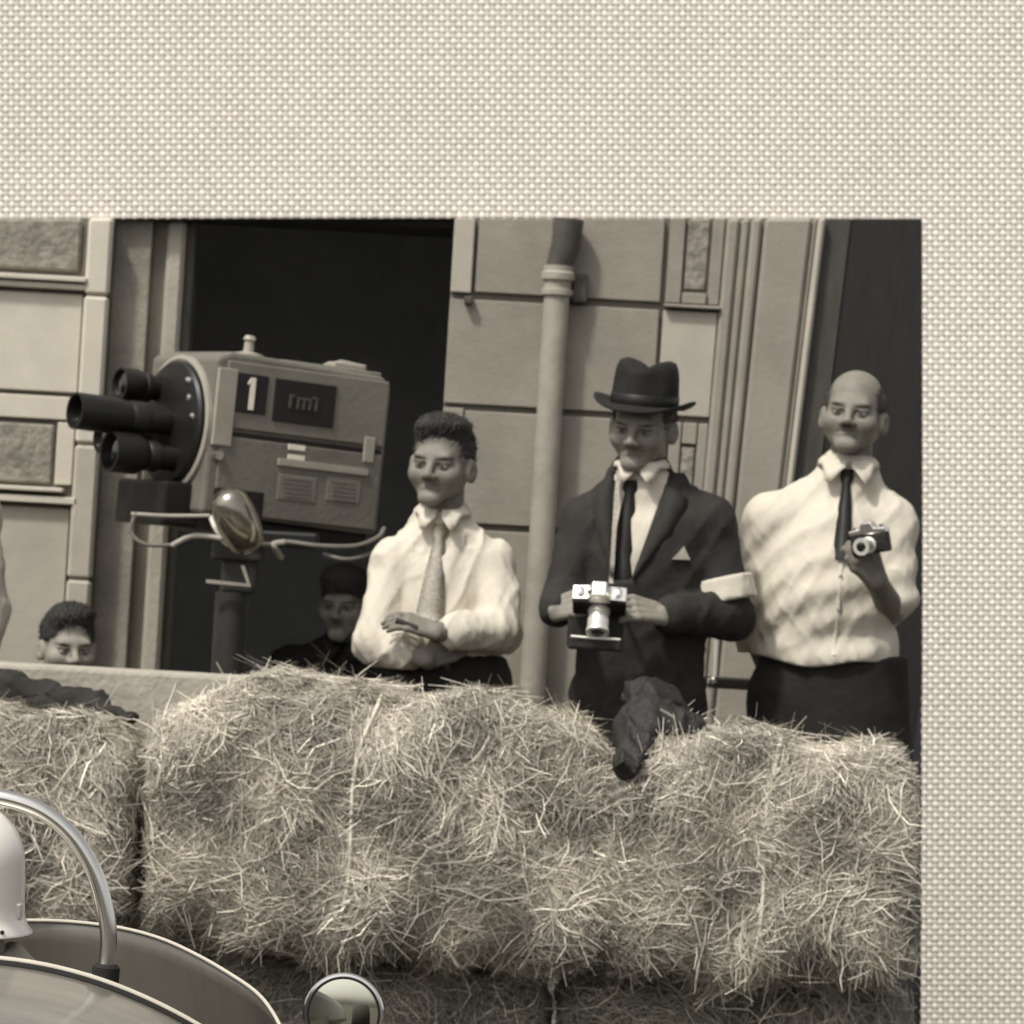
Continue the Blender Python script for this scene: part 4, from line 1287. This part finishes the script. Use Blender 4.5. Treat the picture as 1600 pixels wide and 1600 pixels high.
tvp('rail', spl(432, 727, 570, 731, .014, .012), 'cam_trim', cas, .001)
for q in ((434, 740, 488, 787), (508, 744, 556, 787)):
    vt = tvp('vent_cover', spl(*q, .010, .010), 'cam_paint_light', cas, .003)
    for k in range(5):
        y = q[1] + 8 + k * 7
        tvp('slot', spl(q[0] + 6, y, q[2] - 6, y + 2, .0115, .004), 'cam_paint', vt, 0)
tvp('cutout', spl(340, 762, 408, 812, .010, .05), 'black_metal', cas, .004)
tvp('base_plate', MB().box((.05, 0, -hz - .02), (Lx - .14, Wy * .9, .045)), 'black_metal', cas, .006)
tvp('lid', MB().box((.10, 0, hz + .004), (.34, Wy * .92, .014)), 'cam_paint_light', cas, .005)
tvp('top_fitting', MB().lathe([(.05, 0), (.046, .018), (.016, .024), (.014, .055), (.020, .060), (.014, .072)], (-.115, -.05, hz + .004), (0, 0, 1), 20), 'cam_trim', cas, 0, True)
tvp('lid_clip', MB().box((.17, -.14, hz + .016), (.11, .05, .022)), 'cam_trim', cas, .005)
tvp('handle', MB().tube([(.24, -.13, hz - .01), (.24, -.13, hz + .025), (.16, -.13, hz + .03), (.10, -.13, hz + .012)], .007, 8), 'cam_trim', cas, 0, True)
# turret
tur = tvp('turret', MB().lathe([(.185, 0), (.185, .022), (.178, .030), (.150, .034), (.05, .045)], (-hx, 0, .03), (-1, 0, 0), 40), 'black_metal', tv, 0, True)
tvp('turret_rim', MB().lathe([(.196, -.012), (.204, -.004), (.204, .010), (.192, .014), (.186, .010)], (-hx, 0, .03), (-1, 0, 0), 40), 'cam_trim', tur, 0, True)
tvp('turret_hub', MB().lathe([(.036, .03), (.036, .07), (.022, .078)], (-hx, 0, .03), (-1, 0, 0), 20), 'black_metal', tur, 0, True)
lens_spec = [((.02, -.02, .00), .050, .33, .054), ((.02, -.05, -.105), .046, .22, .060), ((.02, .085, .10), .046, .14, .050), ((.02, .11, -.06), .045, .17, .050)]
for (ox, oy, oz), r, L, r2 in lens_spec:
    c0 = (-hx - ox, oy, .03 + oz)
    ln = tvp('lens', MB().lathe([(r * .8, 0), (r * .8, L * .30), (r, L * .32), (r, L * .45), (r * .92, L * .47), (r2, L * .62), (r2, L), (r2 * .88, L), (r2 * .82, L * .9)], c0, (-1, 0, 0), 26), 'black_metal', tur, 0, True)
    tvp('front_element', MB().lathe([(r2 * .84, 0), (r2 * .5, .006), (.004, .009)], (c0[0] - L * .9, oy, .03 + oz), (-1, 0, 0), 22), 'lens_glass', ln, 0, True)
for (oy, oz) in ((-.115, .075), (-.10, .125), (-.145, .02)):
    tvp('turret_screw', MB().lathe([(.012, 0), (.010, .008), (.003, .010)], (-hx - .03, oy, .03 + oz), (-1, 0, 0), 12), 'chrome', tur, 0, True)
tvp('front_box', MB().box((-hx - .03, .02, -hz + .03), (.12, .30, .13)), 'black_metal', tv, .01)
tvp('knob', MB().lathe([(.016, 0), (.014, .02)], (-hx + .03, -hy, -.055), (0, -1, 0), 14), 'chrome', tv, 0, True)
# pan head and pedestal
hp = P(370, 812, DT - .30)
MB().lathe([(.012, -.105), (.034, -.098), (.050, -.080), (.059, -.05), (.062, -.01), (.061, .03), (.054, .065), (.040, .086), (.016, .096)], hp, n3((-.42, -.25, .85)), 28).build('pan_head', 'dark_gloss', tv, smooth=True)
MB().box(P(372, 862, DT), (.15, .13, .055)).box(P(375, 900, DT), (.10, .10, .10)).build('head_mount', 'pedestal', tv, bevel=.01)
MB().box(P(430, 842, DT), (.26, .16, .05)).build('cradle', 'black_metal', tv, bevel=.01)
MB().prism([P(322, 905, DT - .09), P(386, 912, DT - .09), P(376, 884, DT - .09), P(382, 884, DT - .09), P(392, 917, DT - .09), P(322, 911, DT - .09)], (0, .01, 0)).build('bracket', 'cam_trim', tv)
pt = P(364, 925, DT); pt_x = pt[0]
MB().tube([(pt_x, DT, PAVE + .06), (pt_x, DT, pt[2])], .052, 20).tube([(pt_x, DT, pt[2] - .03), (pt_x, DT, P(364, 880, DT)[2])], .040, 16).build('column', 'pedestal', tv, smooth=True)
for k in range(3):
    q = math.radians(90 + 120 * k)
    e = np.array((pt_x + .42 * math.cos(q), DT + .42 * math.sin(q), PAVE + .045))
    MB().tube([(pt_x, DT, PAVE + .16), e], .024, 10).build('foot', 'pedestal', tv, smooth=True)
    MB().lathe([(.045, -.02), (.045, .02)], e, (math.sin(q), -math.cos(q), 0), 20).build('castor', 'rubber', tv, smooth=True)
# pan handle and cables
MB().tube(spline([P(330, 808, DT - .2), P(338, 826, DT - .22), P(352, 846, DT - .22), P(372, 858, DT - .2)]), [.009] * 25, 8).build('pan_handle', 'bright_metal', tv, smooth=True)
MB().tube(spline([P(212, 800, DT - .3), P(205, 830, DT - .3), P(225, 850, DT - .3), P(268, 852, DT - .28)]), .006, 8).build('cable', 'cable', tv, smooth=True)
MB().tube(spline([P(268, 853, DT - .28), P(282, 845, DT - .28), P(300, 838, DT - .27), P(325, 838, DT - .27), P(350, 842, DT - .28)]), .008, 8).build('cable_plug', 'cam_trim', tv, smooth=True)
MB().tube(spline([P(205, 803, DT - .30), P(260, 806, DT - .3), P(328, 806, DT - .3)]), .006, 8).build('front_rail', 'cam_trim', tv, smooth=True)
MB().tube(spline([P(398, 850, DT - .2), P(425, 851, DT - .12), P(450, 847, DT - .12), P(500, 853, DT - .12), P(555, 853, DT - .08), P(590, 840, DT + .0), P(600, 826, DT + .1)]), .007, 8).build('cable', 'cable', tv, smooth=True)
MB().tube(spline([P(440, 872, DT - .1), P(430, 856, DT - .125), P(428, 850, DT - .125), P(445, 847, DT - .125)]), .009, 8).build('cable_plug', 'cam_trim', tv, smooth=True)
MB().tube(spline([P(505, 866, DT - .1), P(545, 874, DT - .1), P(590, 862, DT)]), .006, 8).build('cable', 'cable', tv, smooth=True)

# ================================================================== things between hat man and balding man
cb = P(1040, 1150, 11.12)
bag = thing('leather_bag', P(1015, 1330, 10.8), 'slumped black leather bag in the gap between two hay bales', 'bag')
ORG[bag] = np.array(bag.location)
f_b = union([sE(P(1022, 1094, 10.76), (.085, .075, .050), Ry(.35)), sE(P(1046, 1132, 10.62), (.100, .085, .055), Ry(.3)), sE(P(1004, 1142, 10.62), (.070, .075, .070)), sC(P(996, 1160, 10.56), P(980, 1196, 10.45), .055, .034), sC(P(1015, 1330, 10.85), P(1015, 1180, 10.75), .05, .06)], .045)
f_b = folds(f_b, .010, 60, 8)
V, Fq = nets(f_b, P(900, 1420, 10.3) - .05, P(1130, 1030, 11.1) + .05, .007)
obj('bag_body', V, Fq, 'leather', bag)
def on(f, px, py, d):
    p = P(px, py, d); y = surf_y(f, p[0], p[2], d - .4, d + .4)
    return np.array((p[0], (y if y is not None else d) - .002, p[2]))
MB().tube([on(f_b, x, y, 10.8) for x, y in ((1026, 1102), (1038, 1108), (1048, 1115))], .004, 8).build('metal_trim', 'cable', bag, smooth=True)
# folding chair
xc_ = P(1118, 1060, 12.3)[0]
ch = thing('folding_chair', (xc_, 12.3, PAVE), 'dark metal folding chair standing between the man in the hat and the balding man', 'chair')
zs = PAVE + .45; zb_ = P(1118, 1070, 12.3)[2]
for sx in (-.19, .19):
    MB().tube([(xc_ + sx, 12.32, PAVE + .015), (xc_ + sx, 12.42, zs), (xc_ + sx, 12.48, zb_ + .03)], .012, 10).build('leg', 'black_metal', ch, smooth=True)
    MB().tube([(xc_ + sx * .9, 12.62, PAVE + .015), (xc_ + sx * .9, 12.18, zs - .02)], .011, 10).build('leg', 'black_metal', ch, smooth=True)
MB().box((xc_, 12.32, zs), (.40, .38, .025)).build('seat', 'frame_wood', ch, bevel=.006)
bk = MB().box((xc_, 12.475, zb_ - .0), (.40, .022, .035)).build('back_rail', 'black_metal', ch, bevel=.006)
MB().box((xc_, 12.458, zb_ - .16), (.37, .015, .10)).build('back_rail', 'frame_wood', ch, bevel=.006)
for px in (1090, 1116):
    q = P(px, 1071, 12.3); q[1] = 12.455
    MB().lathe([(.018, 0), (.014, .010), (.004, .014)], q, (0, -1, 0), 16).build('bolt', 'chrome', bk, smooth=True)
for px in (1102, 1121):
    a = P(px + 3, 1010, 12.3); b = P(px, 1068, 12.3)
    MB().tube([(b[0], 12.475, b[2]), (a[0], 12.49, a[2] + .25)], .007, 8).build('upright', 'bright_metal', ch, smooth=True)

# ================================================================== RACING CAR
DC = 7.1
ctr = P(-22, 1500, DC)
XC = ctr[0]
car = thing('racing_car', (XC, DC, 0), 'single-seat racing car seen from behind with a chrome roll hoop and curved windscreen', 'racing car')
def sec(y, hw, zt_, zb_, nx=29):
    pts = []
    for k in range(nx):
        q = math.pi * k / (nx - 1)
        x = -hw * math.copysign(abs(math.cos(q)) ** .62, math.cos(q)); z = zb_ + (zt_ - zb_) * abs(math.sin(q)) ** .80
        pts.append((XC + x, y, z))
    return pts
def loft(secs):
    n = len(secs[0]); V = [p for s in secs for p in s]
    return V, [(i * n + k, i * n + k + 1, (i + 1) * n + k + 1, (i + 1) * n + k) for i in range(len(secs) - 1) for k in range(n - 1)]
# rear cowl rim measured from the photograph
def rim_z(x): return P(-22, 1497, DC)[2] - .70 * x * x
def cowl_sec(y, s, drop):
    pts = []
    for k in range(33):
        x = -.50 * s + 1.0 * s * k / 32
        z = P(-22, 1497, DC)[2] - drop - .70 / s * x * x - 6 * max(0, abs(x) - .38 * s) ** 2
        pts.append((XC + x, y, z))
    for x in (.47, .42, .30):
        pts.append((XC + x * s, y, .36 - .8 * (.5 - x) * .8))
    pts.append((XC, y, .12))
    for x in (.30, .42, .47):
        pts.append((XC - x * s, y, .36 - .8 * (.5 - x) * .8))
    pts.append(pts[0])
    return pts
secs = [cowl_sec(DC - a, s, dr) for a, s, dr in ((0, 1, .006), (.10, 1.0, .012), (.25, .98, .03), (.5, .92, .075), (.8, .82, .14), (1.1, .66, .22), (1.4, .42, .31), (1.55, .2, .37))]
V, Fq = loft(secs)
obj('tail', V, Fq, 'car_paint', car)
MB().tube([(XC + x, DC, rim_z(x)) for x in np.linspace(-.50, .50, 41)], .0058, 10).build('rim_bead', 'screen_edge', car, smooth=True)
MB().tube([(XC + x, DC - .018, rim_z(x) - .006) for x in np.linspace(-.50, .50, 41)], .007, 8).build('rubber_bead', 'rubber', car, smooth=True)
# tub and nose
def tub_sec(y, hw, zt_):
    return [(XC + hw * a, y, z) for a, z in ((-1, zt_), (-1.04, (zt_ + .14) / 2 + .05), (-.92, .2), (-.6, .12), (0, .11), (.6, .12), (.92, .2), (1.04, (zt_ + .14) / 2 + .05), (1, zt_))]
V, Fq = loft([tub_sec(y, hw, z) for y, hw, z in ((DC + .01, .47, .60), (DC + .4, .50, .60), (DC + .8, .46, .60), (DC + 1.1, .40, .58))])
obj('tub', V, Fq, 'car_paint', car)
V, Fq = loft([sec(y, hw, zt_, .13) for y, hw, zt_ in ((DC + 1.0, .40, .66), (DC + 1.3, .37, .62), (DC + 1.7, .31, .54), (DC + 2.1, .24, .44), (DC + 2.35, .17, .36), (DC + 2.45, .08, .28))])
obj('nose', V, Fq, 'car_paint', car)
MB().box((XC, DC + .5, .17), (.78, 1.0, .04)).box((XC, DC + .12, .42), (.5, .06, .48)).build('seat', 'car_inside', car, bevel=.01)
# wrap-round windscreen: plan curve, top edge heights measured
top_px = [(-300, 1530, .42), (-180, 1462, .72), (-80, 1440, .80), (30, 1438, .82), (110, 1440, .82), (190, 1450, .78), (250, 1466, .72), (300, 1488, .64), (350, 1516, .54), (400, 1550, .42), (428, 1585, .30), (446, 1625, .18), (456, 1670, .08)]
top = [P(x, y, DC + o_) for x, y, o_ in top_px]
top = spline(top, 5)
V = []
for p in top:
    base = np.array((XC + (p[0] - XC) * 1.05, p[1] + .05, .56))
    base[2] = min(.56, p[2] - .02)
    for k in range(6):
        t = k / 5
        q = p * (1 - t) + base * t
        V.append(q)
n = len(top)
Fq = [(i * 6 + k, i * 6 + k + 1, (i + 1) * 6 + k + 1, (i + 1) * 6 + k) for i in range(n - 1) for k in range(5)]
ws = obj('windscreen', V, Fq, 'windscreen', car)
md = ws.modifiers.new('thick', 'SOLIDIFY'); md.thickness = .004
MB().tube(top, .0034, 8).build('screen_edge', 'screen_edge', ws, smooth=True)
# roll hoop
hoop = [P(165, 1522, DC + .03), P(170, 1470, DC + .03), P(164, 1420, DC + .03), P(146, 1360, DC + .03), P(112, 1306, DC + .03), P(66, 1268, DC + .03), P(10, 1248, DC + .03), P(-40, 1244, DC + .03)]
hoop = hoop + [np.array((2 * XC - p[0] - .0, p[1], p[2])) for p in hoop[-2::-1]]
hs_ = spline(hoop, 6)
MB().tube(hs_, .0148, 18).build('roll_hoop', 'chrome', car, smooth=True)
for e, e2 in ((hoop[0], hoop[1]), (hoop[-1], hoop[-2])):
    a = n3(e2 - e)
    MB().lathe([(.020, -.022), (.024, -.018), (.024, .012), (.018, .018)], e, a, 18).build('hoop_socket', 'rubber', car, smooth=True)
    MB().lathe([(.008, 0), (.007, .012)], e + np.array((-.027, -.012, -.012)), (0, -.3, 1), 10).build('bolt', 'chrome', car, smooth=True)
# mirror: round glass facing back towards us
mc = P(537, 1583, DC + .72)
mx = n3((-.03, -.99, .024))
mir = MB().lathe([(.050, -.05), (.068, -.030), (.0745, -.006), (.0765, .004), (.074, .008), (.068, .009)], mc, mx, 40).build('mirror', 'chrome', car, smooth=True)
MB().lathe([(.0665, .0095), (.060, .0103), (.050, .0113), (.040, .0121), (.030, .0127), (.020, .0131), (.010, .0133), (.002, .0134)], mc, mx, 40).build('mirror_glass', 'mirror_glass', mir, smooth=True)
gu = n3(np.cross(mx, (0, 0, 1))); gv = np.cross(mx, gu)
MB().tube([mc + mx * .0105 + .0675 * (math.cos(q) * gu + math.sin(q) * gv) for q in np.linspace(0, 2 * math.pi, 49)], .0026, 8, False).build('gasket', 'rubber', mir, smooth=True)
MB().tube([mc - mx * .045, (mc + np.array((XC + .44, DC + .66, .60))) / 2 + (0, 0, -.03), np.array((XC + .44, DC + .66, .60))], .009, 10).build('mirror_stalk', 'chrome', car, smooth=True)
# wheels
for sx, yy, r, wd in ((-1, DC - .75, .33, .20), (1, DC - .75, .33, .20), (-1, DC + 1.65, .245, .15), (1, DC + 1.65, .245, .15)):
    c = np.array((XC + sx * .66, yy, r))
    wl = MB().lathe([(r * .62, -wd / 2), (r * .93, -wd / 2), (r, -wd * .36), (r, wd * .36), (r * .93, wd / 2), (r * .62, wd / 2)], c, (sx, 0, 0), 40).build('wheel', 'rubber', car, smooth=True)
    MB().lathe([(r * .61, -wd * .42), (r * .61, wd * .42), (r * .5, wd * .3), (r * .12, wd * .25)], c, (sx, 0, 0), 32).build('rim', 'bright_metal', wl, smooth=True)
    MB().tube([(XC + sx * .2, yy, r), (XC + sx * .60, yy, r)], .02, 10).build('suspension_arm', 'black_metal', car, smooth=True)

# ---- driver
def driver():
    d = DC + .20
    hc = P(-80, 1372, d)
    nb = P(-38, 1500, d)
    seat = np.array((XC - .02, d + .02, .23))
    sa, sb = nb + (-.19, .02, -.09), nb + (.19, .02, -.09)
    ha, hb = seat + (-.09, .05, 0), seat + (.09, .05, 0)
    t = thing('person', seat, 'racing driver in a white helmet, seen from behind in the car', 'person')
    V1, F1, T1, R = head_mesh(hc + (0, 0, -.005), math.pi * .96, 0, 0, 1.0)
    ea, eb = sa + (-.05, .18, -.16), sb + (.05, .18, -.16)
    wa, wb = np.array((XC - .12, d + .42, .56)), np.array((XC + .12, d + .42, .56))
    core = union([torso_f(nb, sa, sb, ha, hb, .13, .12, .62, -.02), sC(hc + (.02, 0, -.06), nb + (0, .01, -.05), .060, .070)], .03)
    V2, F2 = nets(core, *bounds([nb, sa, sb, ha, hb, hc], .14), .011)
    V, Fq, T = joined([(V1, F1, T1), (V2, F2, 1.25)])
    parts = []
    for ww, ee in ((wa, ea), (wb, eb)):
        Vq, Fh = nets(union(hand_prims(ww, (0, .9, .1), (0, 0, -1), (1, 0, 0), (.5, .8, .7)), .01), *bounds([ww, ww + (0, .2, 0)], .1), .008)
        parts.append((Vq, Fh, 1.0))
    V, Fq, T = joined([(V, Fq, T)] + parts)
    obj('body', V, Fq, 'skin_pale', t, tone=T)
    kn = (np.array((XC - .14, d + .50, .42)), np.array((XC + .14, d + .50, .42)))
    fa, fb = np.array((XC - .12, d + 1.0, .24)), np.array((XC + .12, d + 1.0, .24))
    ov = union([torso_f(nb, sa, sb, ha, hb, .155, .15, .68, .006), arm_f(sa, ea, wa, (.062, .055, .05, .042)), arm_f(sb, eb, wb, (.062, .055, .05, .042)), sC(ha, kn[0], .085, .07), sC(hb, kn[1], .085, .07), sC(kn[0], fa, .065, .05), sC(kn[1], fb, .065, .05)], .03)
    cutn = sE(nb + np.array((0, .0, .06)), (.075, .08, .06))
    V, Fq = nets(folds(sub(ov, cutn, .01), .005, 30, 9), *bounds([nb, sa, sb, ea, eb, wa, wb, ha, hb, fa, fb, kn[0], kn[1]], .14), .014)
    obj('overalls', V, Fq, 'overalls', t)
    pr = []
    for k in range(15):
        q = math.pi / 2 * (1 - k / 14)
        pr.append((max(.002, .133 * math.cos(q)), .03 + .118 * math.sin(q)))
    pr += [(.134, .0), (.134, -.035), (.135, -.062), (.140, -.078), (.149, -.090), (.149, -.094), (.138, -.088), (.130, -.072), (.128, -.02), (.110, .05)]
    hl = MB().lathe(pr, hc, n3((-.03, .0, 1)), 44).build('helmet', 'helmet_paint', t, smooth=True)
    MB().box(hc + np.array((.128, -.035, -.048)), (.016, .02, .030)).build('strap_buckle', 'bright_metal', hl, bevel=.004)
    MB().lathe([(.004, 0), (.003, .004)], hc + np.array((.11, -.098, -.080)), (.6, -.7, .2), 10).build('rivet', 'rubber', hl)
driver()
